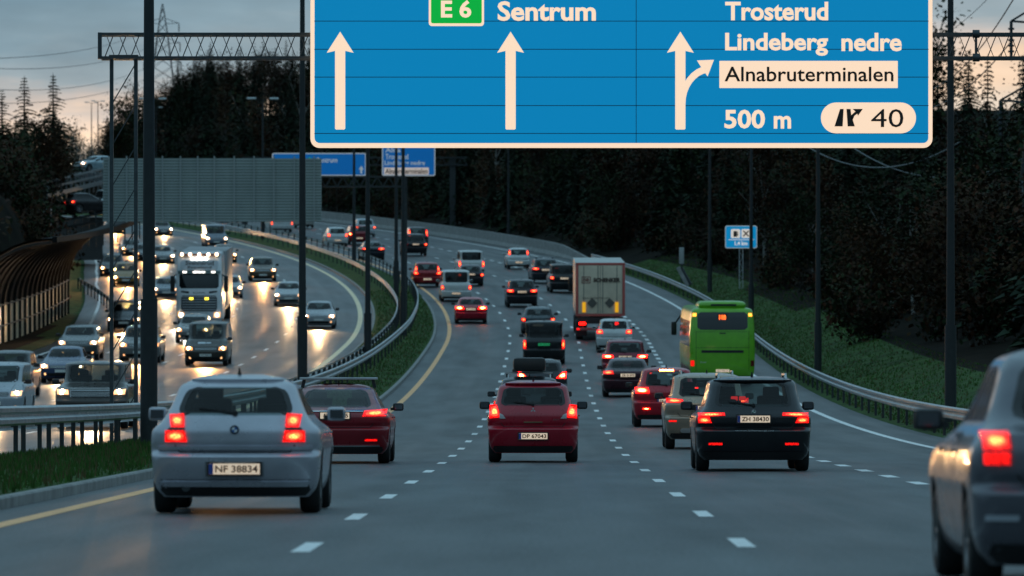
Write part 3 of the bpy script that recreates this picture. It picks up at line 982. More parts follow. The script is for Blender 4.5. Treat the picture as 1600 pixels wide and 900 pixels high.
    t.box((0, Y0 + L_ * .28, belt - .1), (W_ * .72, .14, .34), SEAT, .05)
    t.build('seat', root, 40)
    # radio aerial, roof rails
    if roofrail:
        for sd in (-1, 1):
            t = MB(); x = sd * sh.w(zt) * .86
            ya, yb = Y0 + sh.r(zt) + .25, Y0 + sh.f(zt) - .35
            pts = [(x, ya, zt), (x, ya + .12, H_ + .035), (x, yb - .15, H_ + .035), (x, yb, zt)]
            for a, b in zip(pts[:-1], pts[1:]): t.bar(a, b, .035, STEEL)
            t.build('roof_rail', root)
    bl = lambda z: sh.w(z)
    if view == 'rear':
        dark_below = P.get('bump', .6)
        # shut lines of the tailgate
        t = MB()
        zb0 = dark_below + .03
        def ribbon(pts, w):
            v = []
            for (x0, z0), (x1, z1) in zip(pts[:-1], pts[1:]):
                nx, nz = -(z1 - z0), x1 - x0; k = w / 2 / max(1e-6, math.hypot(nx, nz)); nx *= k; nz *= k
                t.add([R(x0 - nx, z0 - nz, .003), R(x1 - nx, z1 - nz, .003), R(x1 + nx, z1 + nz, .003), R(x0 + nx, z0 + nz, .003)], [(0, 1, 2, 3)], BLACK)
        k = .70
        ribbon([(-h * k, zb0 + .07), (-h * (k - .06), zb0)] + [(h * (k - .06) * (i / 6 - 1), zb0) for i in range(1, 12)] + [(h * (k - .06), zb0), (h * k, zb0 + .07)], .012)
        for s_ in (-1, 1): ribbon([(s_ * h * k, zb0 + .07), (s_ * h * k, belt + .03)], .010)
        t.build('tailgate_seam', root)
        # lower bumper in dark plastic
        t = MB(); c0 = P.get('clr', .17)
        rowpatch(t, R, [(c0 + .012, -h * .82, h * .82), (c0 + .07, -h * .88, h * .88), (c0 + .13, -h * .86, h * .86)], BLACK, .004, .012, 14); t.build('bumper_skirt', root, 40)
        # tail lamps
        lp = lamps or [([(.74, belt - .26), (.97, belt - .24), (.975, belt - .08), (.74, belt - .10)], 'h')]
        for sd in (-1, 1):
            t = MB(); t2 = MB()
            for poly, md_ in lp:
                q = [(sd * a * h, b) for a, b in poly]
                base = {'off': TAILOFF, 'amber': AMBER, 'white': REVLENS}.get(md_, (BRAKE if brake else TAIL) if lit else TAILOFF)
                rowpatch(t, R, polyrows(q), base, .004, .018, 8)
                if md_ == 'h' and lit:
                    cx = sum(a for a, _ in q) / len(q); cz = sum(b for _, b in q) / len(q)
                    for k1, k2, o_, mm in ((.78, .74, .0235, BRAKEMID if brake else TAILMID), (.50, .42, .026, BRAKEHOT if brake else TAILHOT)):
                        q2 = [(cx + (a - cx) * k1, cz + (b - cz) * k2) for a, b in q]
                        for _ in range(2):
                            q2 = [w_ for (a0, b0), (a1, b1) in zip(q2, q2[1:] + q2[:1]) for w_ in ((a0 * .75 + a1 * .25, b0 * .75 + b1 * .25), (a0 * .25 + a1 * .75, b0 * .25 + b1 * .75))]
                        rowpatch(t2, R, polyrows(q2, 4), mm, o_, .002, 6)
            tl = t.build('tail_lamp', root, 40)
            if t2.v: t2.build('bulb', tl)
        if brake and high:
            t = MB(); z = zt - .005
            rowpatch(t, R, [(z - .035, -.2, .2), (z, -.2, .2)], BRAKEHOT, .012, .01, 6); t.build('brake_lamp', root)
        # plate with its letters
        if plate:
            pz = rear_plate_z or (dark_below - .13)
            yb = Y0 + sh.rear(0, pz) - .03
            t = MB(); t.box((0, yb + .02, pz), (.56, .02, .145), BLACK); t.box((0, yb + .006, pz), (.52, .012, .11), (PLATEGRN if plate[1] == 'g' else PLATE) if plate_lit else PLATEDIM)
            if plate[1] == 'b': t.box((-.238, yb - .002, pz), (.044, .006, .108), EUBLUE)
            pl = t.build('number_plate', root)
            t = MB(); text(t, plate[0], lambda a, b: (a, yb - .004, b), -.195, pz - .036, .24, pz + .036, INK, .022); t.build('lettering', pl)
        # wiper and grip
        if kind in ('hatch', 'small', 'estate', 'suv', 'mpv', 'micro'):
            t = MB(); p0 = Vector(R(0, z0w + .02, .02)); p1 = Vector(R(-h * .42, z0w + .07, .02)); t.bar(p0, p1, .02, BLACK); t.cyl(p0 + Vector((0, .03, 0)), p0 - Vector((0, .02, 0)), .03, .025, BLACK, 10)
            t.build('wiper', root)
        t = MB(); ya = Y0 + sh.r(H_ - .01) + .10; t.cyl((0, ya, H_ - .02), (0, ya - .03, H_ + .07), .025, .006, BLACK, 8); t.build('aerial', root)
    else:
        hf = P.get('hoodf', .74)
        hz = hf - .06
        hot = (HEAD, HEADWARM)[1 if headcol else 0]
        for sd in (-1, 1):
            t = MB(); q = [(sd * h * .60, hz - .07), (sd * h * .93, hz - .065), (sd * h * .955, hz + .085), (sd * h * .62, hz + .065)]
            rowpatch(t, Fr, polyrows(q), LENSWARM if headcol else LENS, .004, .018, 8); hl = t.build('headlamp', root, 40)
            if lit:
                t = MB(); p = Vector(Fr(sd * h * .78, hz + .005, .03)); t.cyl(p, p + Vector((0, .012, 0)), .074, .072, hot, 14); t.build('bulb', hl)
            t = MB(); p = Vector(Fr(sd * h * .72, .38, -.01)); t.cyl(p, p + Vector((0, .02, 0)), .05, .05, LENS, 12); t.build('fog_lamp', root)
        t = MB()
        rowpatch(t, Fr, winrows_flat(hz - .075, hz + .045, h * .52, .03), BLACK, .003, .01, 8)
        for i in range(3):
            z = hz - .05 + i * .035; rowpatch(t, Fr, [(z - .006, -h * .5, h * .5), (z + .006, -h * .5, h * .5)], CHROME if i != 1 else STEEL, .016, .004, 8)
        t.build('grille', root)
        t = MB(); rowpatch(t, Fr, winrows_flat(.30, .42, h * .62, .04), BLACK, .003, .006, 8); t.build('air_intake', root)
        t = MB(); yb = Y0 + sh.front(0, .50) + .015
        t.box((0, yb, .50), (.52, .014, .11), PLATEDIM)
        pl = t.build('number_plate', root)
        if plate:
            t = MB(); text(t, plate[0], lambda a, b: (-a, yb + .009, b), -.22, .465, .22, .535, INK, .008); t.build('lettering', pl)
        t = MB()
        for s_ in (-1, 1):
            v = []
            for i in range(9):
                z = hf + .02 + (belt - .02 - hf) * i / 8
                v += [Fr(s_ * h * (.58 + .10 * i / 8), z, .003), Fr(s_ * (h * (.58 + .10 * i / 8) + .012), z, .003)]
            t.add(v, [(2 * i, 2 * i + 1, 2 * i + 3, 2 * i + 2) for i in range(8)], BLACK)
        t.build('bonnet_seam', root)
        t = MB()
        for x in (-.5, .12):
            t.bar(Fr(x, z0w + .02, .015), Fr(x + .5, z0w + .05, .015), .018, BLACK)
        t.build('wiper', root)
        if lit:
            warm = (1, .46, .15) if headcol else (1, .60, .28)
            spot(root, (0, Y0 + sh.front(0, hz) + .12, hz + .02), POWER * power, warm)
    if extra: extra(root, sh, Y0, R, Fr, pm)
    return root
POWER = 2500.0
def winrows_flat(z0, z1, hw, rc, n=7):
    out = []
    for i in range(n):
        z = z0 + (z1 - z0) * i / (n - 1); e = min(z - z0, z1 - z); q = hw
        if e < rc: q -= rc * (1 - math.sqrt(max(0, 1 - (1 - e / rc) ** 2)))
        out.append((z, -q, q))
    return out
BLKGL = M('dark side glass', (.01, .012, .013), .08, spec=.6)

# ---- details of single cars
def badge(R, Fr, root, z, r, mats, off=.008, name='badge'):
    t = MB(); p = Vector(R(0, z, off)); n = 20
    c0, c1 = mats
    t.cyl(p + Vector((0, .012, 0)), p - Vector((0, .006, 0)), r, r, c0, n)
    for k in range(4):
        a0 = math.pi / 2 * k; pts = [p - Vector((0, .0085, 0))] + [p + Vector((math.cos(a0 + j * math.pi / 12) * r * .62, -.0085, math.sin(a0 + j * math.pi / 12) * r * .62)) for j in range(7)]
        t.add(pts, [tuple(range(8))], c1 if k % 2 == 0 else M('badge white', (.7, .7, .7), .4))
    t.build(name, root)
def diamonds(R, root, z, s):
    t = MB(); p = Vector(R(0, z, .01))
    for a in (90, 210, 330):
        d_ = Vector((math.cos(math.radians(a)), 0, math.sin(math.radians(a)))); q = Vector((-d_.z, 0, d_.x))
        v = [p, p + d_ * s * .5 + q * s * .29, p + d_ * s, p + d_ * s * .5 - q * s * .29]
        v2 = [x - Vector((0, .006, 0)) for x in v]
        t.add(v + v2, [(7, 6, 5, 4), (0, 1, 5, 4), (1, 2, 6, 5), (2, 3, 7, 6), (3, 0, 4, 7)], M('badge silver', (.7, .7, .7), .25, .9))
    t.build('badge', root)
def refl(R, root, h, z, w, mat=None, x=.66):
    for s_ in (-1, 1):
        t = MB(); rowpatch(t, R, [(z - .018, s_ * h * x - w / 2, s_ * h * x + w / 2), (z + .018, s_ * h * x - w / 2, s_ * h * x + w / 2)], mat or TAIL, .004, .006, 5); t.build('reflector', root)
def spoiler(root, sh, Y0, pm, z, depth=.16, k=.98):
    t = MB(); n = 10; v = []
    for i in range(n + 1):
        x = sh.w(z) * k * (i / n * 2 - 1); y = Y0 + sh.rear(x, z)
        v += [(x, y + .12, z + .012), (x, y - depth, z + .004), (x, y - depth + .01, z - .022), (x, y + .02, z - .035)]
    f = [(4 * i + j, 4 * i + (j + 1) % 4, 4 * i + 4 + (j + 1) % 4, 4 * i + 4 + j) for i in range(n) for j in range(4)] + [(0, 1, 2, 3), (4 * n + 3, 4 * n + 2, 4 * n + 1, 4 * n)]
    t.add(v, f, pm); t.build('spoiler', root, 40)

# ------------------------------------------------ cars ahead, driving away
def ex_silver(root, sh, Y0, R, Fr, pm):
    badge(R, Fr, root, .86, .047, (M('badge dark', (.03, .035, .05), .3), M('badge blue', (.03, .12, .35), .4)))
    t = MB(); rowpatch(t, R, [(.655, -.8, .8), (.69, -.8, .8)], pm, .004, .02, 20); t.build('bumper_ledge', root, 40)
    t = MB(); rowpatch(t, R, [(.385, -.30, .30), (.535, -.30, .30)], M('number plate recess', (.20, .21, .22), .5), .002, .003, 8); t.build('plate_recess', root)
    t = MB(); rowpatch(t, R, [(.275, -.74, .74), (.325, -.76, .76)], pm, .012, .02, 16); t.build('bumper_lip', root, 40)
    t = MB(); rowpatch(t, R, [(.345, -.77, .77), (.352, -.77, .77)], BLACK, .003, .001, 16); t.build('bumper_seam', root)
    t = MB(); y = Y0 + sh.rear(-.5, .27); t.cyl((-.5, y + .1, .27), (-.5, y - .03, .27), .045, .045, DKSTEEL, 14); t.build('exhaust', root, 40)
    spoiler(root, sh, Y0, pm, 1.375, .06)
vehicle('car', 'silver hatchback with a blue and white round badge, closest to the guard rail', 'car', 366, 60.5, 'hatch', (.46, .46, .51), metal=.45,
        over=dict(belt=.955, shd=.83, tum=.635), wk=.85, lamps=[([(.59, .885), (.75, .885), (.78, 1.02), (.60, 1.03)], 'h'), ([(.56, .735), (.82, .735), (.82, .855), (.585, .855)], 'h'), ([(.59, .855), (.80, .855), (.77, .885), (.59, .885)], 'off')],
        plate=('NF 38834', 'b'), rear_plate_z=.46, extra=ex_silver)
def ex_lift(root, sh, Y0, R, Fr, pm):
    t = MB(); rowpatch(t, R, [(.93, -.5, .5), (.955, -.5, .5)], CHROME, .006, .012, 12); t.build('chrome_strip', root, 40)
    refl(R, root, sh.W / 2, .42, .22)
    t = MB(); rowpatch(t, R, [(.30, -.80, .80), (.325, -.80, .80)], CHROME, .006, .012, 14); t.build('lower_trim', root, 40)
    t = MB(); y = Y0 + 2.0
    t.box((0, y, 1.53), (1.42, .14, .045), STEEL, .015)
    for s_ in (-1, 1): t.bar((s_ * .62, y, 1.53), (s_ * .66, y, 1.36), .06, BLACK)
    t.build('roof_bar', root, 40)
vehicle('car', 'dark red liftback with a roof bar, half hidden by the silver hatchback', 'car', 523, 106, 'lift', (.22, .004, .012), metal=.1,
        over=dict(shd=.84), wk=.82, lamps=[([(.50, .845), (.93, .85), (.95, .985), (.54, .955)], 'h')], plate=('EL 27235', 'w'), rear_plate_z=.86, extra=ex_lift)
def ex_small(root, sh, Y0, R, Fr, pm):
    diamonds(R, root, .955, .055)
    spoiler(root, sh, Y0, pm, 1.445, .13)
    t = MB(); rowpatch(t, R, [(.725, -.17, .17), (.745, -.17, .17)], M('warm chrome', (.6, .45, .25), .25, 1.0), .004, .012, 8); t.build('plate_lamp_strip', root)
    t = MB(); text(t, 'CITY', lambda a, b: R(a, b, .006), .36, .765, .48, .795, CHROME); t.build('lettering', root)
vehicle('car', 'small red hatchback with a silver three diamond badge, in the middle lane', 'car', 833, 108, 'small', (.36, .006, .022), metal=.05, over=dict(shd=.86), wk=.86,
        lamps=[([(.74, .82), (.965, .80), (.96, 1.05), (.80, 1.06), (.745, .93)], 'h'), ([(.60, .80), (.735, .80), (.735, .90), (.66, .87)], 'white')],
        plate=('DP 67043', 'b'), rear_plate_z=.48, extra=ex_small)
def ex_estate(root, sh, Y0, R, Fr, pm):
    badge(R, Fr, root, .955, .04, (CHROME, M('badge green', (.02, .16, .08), .4)))
    refl(R, root, sh.W / 2, .44, .22)
    t = MB(); text(t, 'www.bilenergi.no', lambda a, b: R(a, b, .005), -.30, .635, .32, .67, M('pale lettering', (.35, .37, .38), .5)); t.build('lettering', root)
    spoiler(root, sh, Y0, pm, H_E - .065, .10)
    t = MB()
    for x in (-.26, -.13):
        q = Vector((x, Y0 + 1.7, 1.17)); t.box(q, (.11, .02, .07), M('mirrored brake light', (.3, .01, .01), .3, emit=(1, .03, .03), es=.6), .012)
    t.build('brake_reflection', root)  # emissive boxes imitate brake lights reflected in the rear window
H_E = 1.53
vehicle('car', 'black estate car with roof rails and an L shaped pair of tail lamps', 'car', 1178, 95, 'estate', (.010, .011, .014), metal=.3, roofrail=True, over=dict(H=1.53, belt=.99, shd=.84, hoodf=.78, clr=.18), wk=.82,
        lamps=[([(.49, .895), (.95, .875), (.96, .945), (.50, .945)], 'h'), ([(.72, .775), (.955, .775), (.96, .872), (.76, .872)], 'h')], plate=('ZH 38430', 'b'), rear_plate_z=.84, extra=ex_estate)
def ex_beige(root, sh, Y0, R, Fr, pm):
    refl(R, root, sh.W / 2, .62, .17, TAIL, .82)
    t = MB(); rowpatch(t, R, winrows_flat(.36, .46, .6, .04), STEEL, .004, .02, 10); t.build('skid_plate', root, 40)
    t = MB(); rowpatch(t, R, [(.86, -.42, .42), (.98, -.42, .42)], BLACK, .003, .002, 8); t.build('plate_recess', root)
vehicle('car', 'beige grey SUV with pale roof rails behind the black estate', 'car', 1106, 130, 'suv', (.36, .30, .23), metal=.5, roofrail=True, over=dict(shd=.84), wk=.82,
        lamps=[([(.56, 1.03), (.96, 1.02), (.97, 1.13), (.58, 1.10)], 'h')], plate=('RJ 61142', 'b'), rear_plate_z=.90, extra=ex_beige)
vehicle('car', 'dark red SUV with all its brake lights glowing', 'car', 1042, 166, 'suv', (.42, .010, .025), metal=.1, brake=True, high=True, over=dict(shd=.83, tum=.66), wk=.80,
        lamps=[([(.52, .96), (.93, .96), (.95, 1.12), (.56, 1.12)], 'h'), ([(.50, .50), (.72, .50), (.72, .54), (.50, .54)], 'h')], plate=('EK 55097', 'b'), rear_plate_z=.74)
vehicle('car', 'very dark maroon saloon in the queue, just ahead of the braking dark red SUV', 'car', 981, 214, 'sedan', (.055, .012, .020), metal=.3, over=dict(H=1.42),  # red glow of brake lights is put into the black paint
        lamps=[([(.55, .84), (.96, .84), (.97, .95), (.60, .97)], 'h')], plate=('EB 41470', 'w'), rear_plate_z=.80)
vehicle('car', 'dark wine red SUV in the queue between the maroon saloon and the white crossover', 'car', 977, 239, 'suv', (.22, .018, .036), metal=.3, brake=True,  # reddened paint imitates brake light falling on the car
        lamps=[([(.50, .96), (.95, .95), (.96, 1.08), (.54, 1.07)], 'h')], plate=('BP 20417', 'w'), rear_plate_z=.98)
vehicle('car', 'white crossover driving right behind the box trailer', 'car', 960, 286, 'mpv', (.62, .63, .62), metal=.0, over=dict(H=1.58, L=4.2, W=1.76),
        lamps=[([(.62, .88), (.96, .86), (.97, 1.06), (.66, 1.06)], 'h')], plate=('DR 60355', 'w'))
def ex_box(root, sh, Y0, R, Fr, pm):
    t = MB(); t.box((0, Y0 + 1.75, 1.83), (.84, 1.9, .36), BLACK, .11)
    t.build('roof_box', root, 50)
    t = MB()
    for y in (1.3, 2.3):
        t.box((0, Y0 + y, 1.61), (1.2, .06, .035), STEEL)
        for s_ in (-1, 1): t.bar((s_ * .58, Y0 + y, 1.61), (s_ * .58, Y0 + y, 1.5), .05, BLACK)
    t.build('roof_bars', root)
vehicle('car', 'dark estate car with a black roof box, just ahead of the small red hatchback', 'car', 827, 152, 'estate', (.02, .022, .026), metal=.3, over=dict(H=1.52, belt=.99, clr=.18, hoodf=.78), roofrail=True, extra=ex_box, plate=('SU 90216', 'w'))
vehicle('car', 'dark grey hatchback ahead of the car with the roof box, its tail lamp glowing', 'car', 847, 206, 'hatch', (.03, .032, .038), metal=.4, brake=True, over=dict(H=1.50, belt=1.0),
        lamps=[([(.56, .84), (.95, .82), (.97, 1.06), (.80, 1.05)], 'h')], plate=('LH 33108', 'w'))
vehicle('van', 'black minibus van with a green number plate', 'van', 850, 266, 'van', (.010, .011, .013), metal=.2, priv=True,
        lamps=[([(.84, .70), (.97, .70), (.97, 1.10), (.84, 1.10)], 'h')], plate=('EV 70318', 'g'), rear_plate_z=.90)
vehicle('car', 'grey hatchback with red tail lamps directly ahead of the black minibus van', 'car', 841, 314, 'hatch', (.10, .12, .13), metal=.4, roofrail=True, over=dict(W=1.82), plate=('NE 24410', 'w'))
vehicle('car', 'black SUV alone in the middle lane beside the box trailer cab', 'car', 816, 356, 'suv', (.02, .018, .022), metal=.3, plate=('DL 81440', 'w'), rear_plate_z=.95,
        lamps=[([(.52, .93), (.95, .93), (.96, 1.08), (.55, 1.08)], 'h')])
vehicle('car', 'red saloon with bright tail lamps, last car in the inner lane by the yellow line', 'car', 736, 330, 'sedan', (.42, .010, .03), metal=.25, brake=True,
        lamps=[([(.42, .80), (.95, .80), (.96, .95), (.50, .97)], 'h')], plate=('EK 47013', 'w'), rear_plate_z=.82)
vehicle('van', 'white panel van in the inner lane, following close behind two other cars', 'van', 713, 366, 'van', (.62, .63, .61), metal=.0, priv=True, lamps=[([(.80, .78), (.97, .78), (.97, 1.02), (.82, 1.02)], 'h')], plate=('KF 51830', 'w'))
vehicle('car', 'dark hatchback between the two white vans', 'car', 736, 397, 'hatch', (.025, .022, .028), metal=.3, plate=('VH 12045', 'w'), rear_plate_z=.80)
vehicle('van', 'white high minivan ahead of the dark hatchback', 'van', 737, 417, 'van', (.62, .62, .60), metal=.0, over=dict(H=1.88, W=1.86), priv=True, lamps=[([(.80, .74), (.97, .74), (.97, 1.15), (.82, 1.15)], 'h')])
vehicle('car', 'dark red estate with tall tail lamps climbing the window pillars', 'car', 668, 394, 'suv', (.30, .012, .02), metal=.3, plate=('CV 62217', 'w'),
        lamps=[([(.60, .88), (.95, .86), (.96, 1.08), (.74, 1.08)], 'h'), ([(.74, 1.08), (.90, 1.08), (.80, 1.42), (.72, 1.42)], 'h')])
vehicle('car', 'black offroad car with a pale bumper plate, following another dark car uphill', 'car', 650, 474, 'suv', (.012, .012, .015), metal=.2, over=dict(H=1.78), plate=('HZ 72205', 'w'), rear_plate_z=.95)
vehicle('car', 'dark SUV with tall red tail lamps at the top of its lane', 'car', 654, 502, 'mpv', (.03, .012, .016), metal=.2, over=dict(H=1.72), lamps=[([(.76, .95), (.95, .95), (.88, 1.50), (.74, 1.50)], 'h')])
vehicle('car', 'tiny white city car alone in the slip lane by the concrete barrier', 'car', 811, 438, 'micro', (.66, .67, .66), metal=.0, over=dict(W=1.66, H=1.54), lamps=[([(.74, 1.02), (.90, 1.02), (.86, 1.36), (.74, 1.36)], 'h')], plate=('AJ 30092', 'w'))
def ex_rack(root, sh, Y0, R, Fr, pm):
    t = MB()
    for y in (1.2, 2.2):
        t.box((0, Y0 + y, sh.H + .08), (1.3, .06, .04), STEEL)
        for s_ in (-1, 1): t.bar((s_ * .55, Y0 + y, sh.H + .08), (s_ * .58, Y0 + y, sh.H - .04), .05, BLACK)
    t.build('roof_bars', root)
vehicle('car', 'dark blue SUV with roof bars ahead of the black panel van', 'car', 853, 403, 'suv', (.018, .024, .034), metal=.3, extra=ex_rack, plate=('DN 44821', 'w'), rear_plate_z=.93, lamps=[([(.48, .95), (.95, .94), (.96, 1.06), (.52, 1.06)], 'h')])
vehicle('van', 'black panel van half hidden by the box trailer', 'van', 882, 383, 'van', (.012, .012, .014), metal=.2, over=dict(W=1.84, H=1.86), priv=True, plate=('BT 11871', 'w'), rear_plate_z=.95)
vehicle('car', 'white hatchback beyond the dark fence posts of the median', 'car', 528, 505, 'mpv', (.6, .61, .60), metal=.0, lamps=[([(.70, .84), (.96, .84), (.97, 1.10), (.74, 1.08)], 'h')], plate=('KH 90211', 'w'))
vehicle('car', 'low dark saloon seen between two black lamp posts', 'car', 584, 462, 'sedan', (.012, .018, .028), metal=.3, lamps=[([(.40, .82), (.95, .82), (.95, .94), (.42, .94)], 'h')])
vehicle('car', 'dark red crossover with an orange lit plate, tailing the pale car uphill', 'car', 562, 511, 'suv', (.20, .012, .02), metal=.2, brake=True, plate=('PP 80122', 'w'))
vehicle('car', 'pale blue white estate farthest up beside the concrete barrier', 'car', 572, 540, 'estate', (.5, .55, .58), metal=.1)
vehicle('van', 'white box van under the edge of the ribbed sign back', 'van', 441, 560, 'van', (.66, .67, .66), metal=.0, over=dict(H=2.25, W=2.1, L=5.6, belt=1.3, tum=.92), priv=True, lamps=[([(.86, .70), (.97, .70), (.97, 1.0), (.86, 1.0)], 'h')])
vehicle('car', 'pale pickup with one bright brake light ahead of the white box van', 'car', 477, 578, 'suv', (.5, .5, .47), metal=.1, brake=True)
vehicle('car', 'faraway car whose red tail lamps show just under the sign back', 'car', 361, 604, 'mpv', (.5, .5, .5), metal=.1, brake=True, plate=('FD 20417', 'w'))
def ex_near(root, sh, Y0, R, Fr, pm):
    t = MB(); rowpatch(t, R, [(.60, -.42, .42), (.90, -.42, .42)], M('boot lid recess', (.10, .09, .085), .5), .002, .003, 10); t.build('boot_recess', root)
    refl(R, root, sh.W / 2, .46, .2, LENSOFF, .80)
LENSOFF = M('pale reflector', (.42, .44, .48), .3)
vehicle('car', 'grey blue saloon cut by the picture edge, closest of all in the lane beside', 'car', 1757, 35.8, 'sedan', (.11, .11, .13), metal=.3, over=dict(H=1.52, belt=.99, shd=.86),
        lamps=[([(.745, .875), (.92, .875), (.925, .99), (.75, .99)], 'h'), ([(.75, .785), (.915, .785), (.92, .86), (.75, .86)], 'x')], plate=('SV 88214', 'b'), extra=ex_near)

# ------------------------------------------------ oncoming traffic with headlamps on
def on(label, px, d, kind, col, **k):
    cat = k.pop('cat', 'van' if kind == 'van' else 'car')
    k['metal'] = min(.12, k.get('metal', 0)); col = tuple(q * .62 for q in col)
    return vehicle('van' if kind == 'van' else 'car', label, cat, px, d, kind, col, view='front', group='oncoming cars with headlamps lit', **k)
def ex_rover(root, sh, Y0, R, Fr, pm):
    t = MB(); text(t, 'RANGE ROVER', lambda a, b: (lambda q: q)(Fr(-a, b, .012)), -.50, 1.14, .50, 1.18, CHROME); t.build('lettering', root)
    t = MB(); rowpatch(t, Fr, [(.88, -.56, .56), (1.08, -.58, .58)], STEEL, .022, .004, 10)
    for i in range(4):
        z = .90 + i * .048; rowpatch(t, Fr, [(z - .012, -.54, .54), (z + .008, -.54, .54)], BLACK, .032, .002, 10)
    t.build('mesh_grille', root)
    t = MB(); rowpatch(t, Fr, [(.44, -.7, .7), (.46, -.7, .7)], STEEL, .006, .006, 10); t.build('bumper_trim', root)
def sticker(root, Fr):
    t = MB(); rowpatch(t, Fr, [(1.0, .02, .36), (1.07, .02, .36)], M('white sticker', (.6, .64, .68), .5), .006, .002, 6)
    rowpatch(t, Fr, [(1.01, -.22, .0), (1.06, -.22, .0)], M('white sticker', (.6, .64, .68), .5), .006, .002, 6); t.build('sticker', root)
on('big brown grey offroad car with a wide mesh grille, nearest of the oncoming cars', 141, 163, 'boxsuv', (.060, .045, .035), metal=.15, plate=('AJ 80823', 'w'), extra=ex_rover, roofrail=False)
on('white minivan cut by the picture edge, coming up beside the brown offroad car', -12, 178, 'van', (.55, .60, .66), metal=.0, over=dict(H=1.72, W=1.82, belt=1.08))
on('dark SUV behind the white minivan at the picture edge', 8, 213, 'suv', (.05, .055, .055), metal=.4)
on('blue saloon with bright lamps ahead of the grey estate', 96, 236, 'sedan', (.07, .11, .24), metal=.4)
on('grey estate following the blue saloon, beside the pale barrier foot', 121, 272, 'suv', (.16, .17, .17), metal=.4, over=dict(H=1.6))
on('silver SUV partly behind the thickest black lamp post', 217, 268, 'suv', (.28, .27, .26), metal=.5, headcol=1)
on('black crossover with slanted lamps between the gantry legs', 193, 317, 'mpv', (.02, .021, .024), metal=.3)
on('dark brown van with a white sticker and yellow lamps, in front of the lorry', 321, 263, 'van', (.05, .040, .030), metal=.3, headcol=1, plate=('VH 70914', 'w'),
   extra=lambda root, sh, Y0, R, Fr, pm: sticker(root, Fr))
on('pale hatchback squeezed between the brown van and the lorry', 300, 299, 'hatch', (.4, .39, .38), metal=.1, headcol=1)
on('white saloon in the inner oncoming lane by the kerb', 498, 322, 'sedan', (.60, .62, .66), metal=.1)
on('white coupe half behind a black lamp post, beyond the white saloon', 451, 358, 'sedan', (.58, .60, .62), metal=.1)
on('brown SUV in the middle of the oncoming road, apart from others', 411, 406, 'suv', (.16, .11, .07), metal=.3, headcol=1)
on('pale hatchback just beside the lorry, half hidden by it', 358, 372, 'hatch', (.5, .52, .53), metal=.1)
on('blue grey hatchback behind the lorry, towards the barrier', 260, 369, 'hatch', (.22, .28, .34), metal=.3)
on('yellow taxi with four amber lamps, framed by the gantry legs', 197, 394, 'mpv', (.45, .24, .04), metal=.1, headcol=1, power=1.6)
on('dark car behind the yellow taxi, hugging the barrier side', 176, 416, 'mpv', (.03, .03, .032), metal=.3, headcol=1)
on('car with white lamps beyond the lorry, near the thick lamp post', 255, 448, 'sedan', (.30, .31, .32), metal=.3)
on('distant car with clustered warm lamps beside the gantry leg', 207, 470, 'hatch', (.10, .09, .08), metal=.3, headcol=1)
on('distant dark car with one visible warm lamp by the thick lamp post', 228, 455, 'hatch', (.06, .06, .06), metal=.3, headcol=1)
on('far car with two white lamps close under the sign back', 256, 541, 'hatch', (.12, .12, .13), metal=.3)
on('grey van high on the oncoming road, with bright white lamps', 339, 500, 'van', (.20, .24, .30), metal=.2)
on('brown hatchback peeping out behind the top of the lorry', 353, 452, 'hatch', (.10, .07, .05), metal=.3, headcol=1)
on('farthest oncoming car with orange lamps beside the barrier end', 181, 548, 'mpv', (.10, .08, .05), metal=.3, headcol=1, power=1.5)

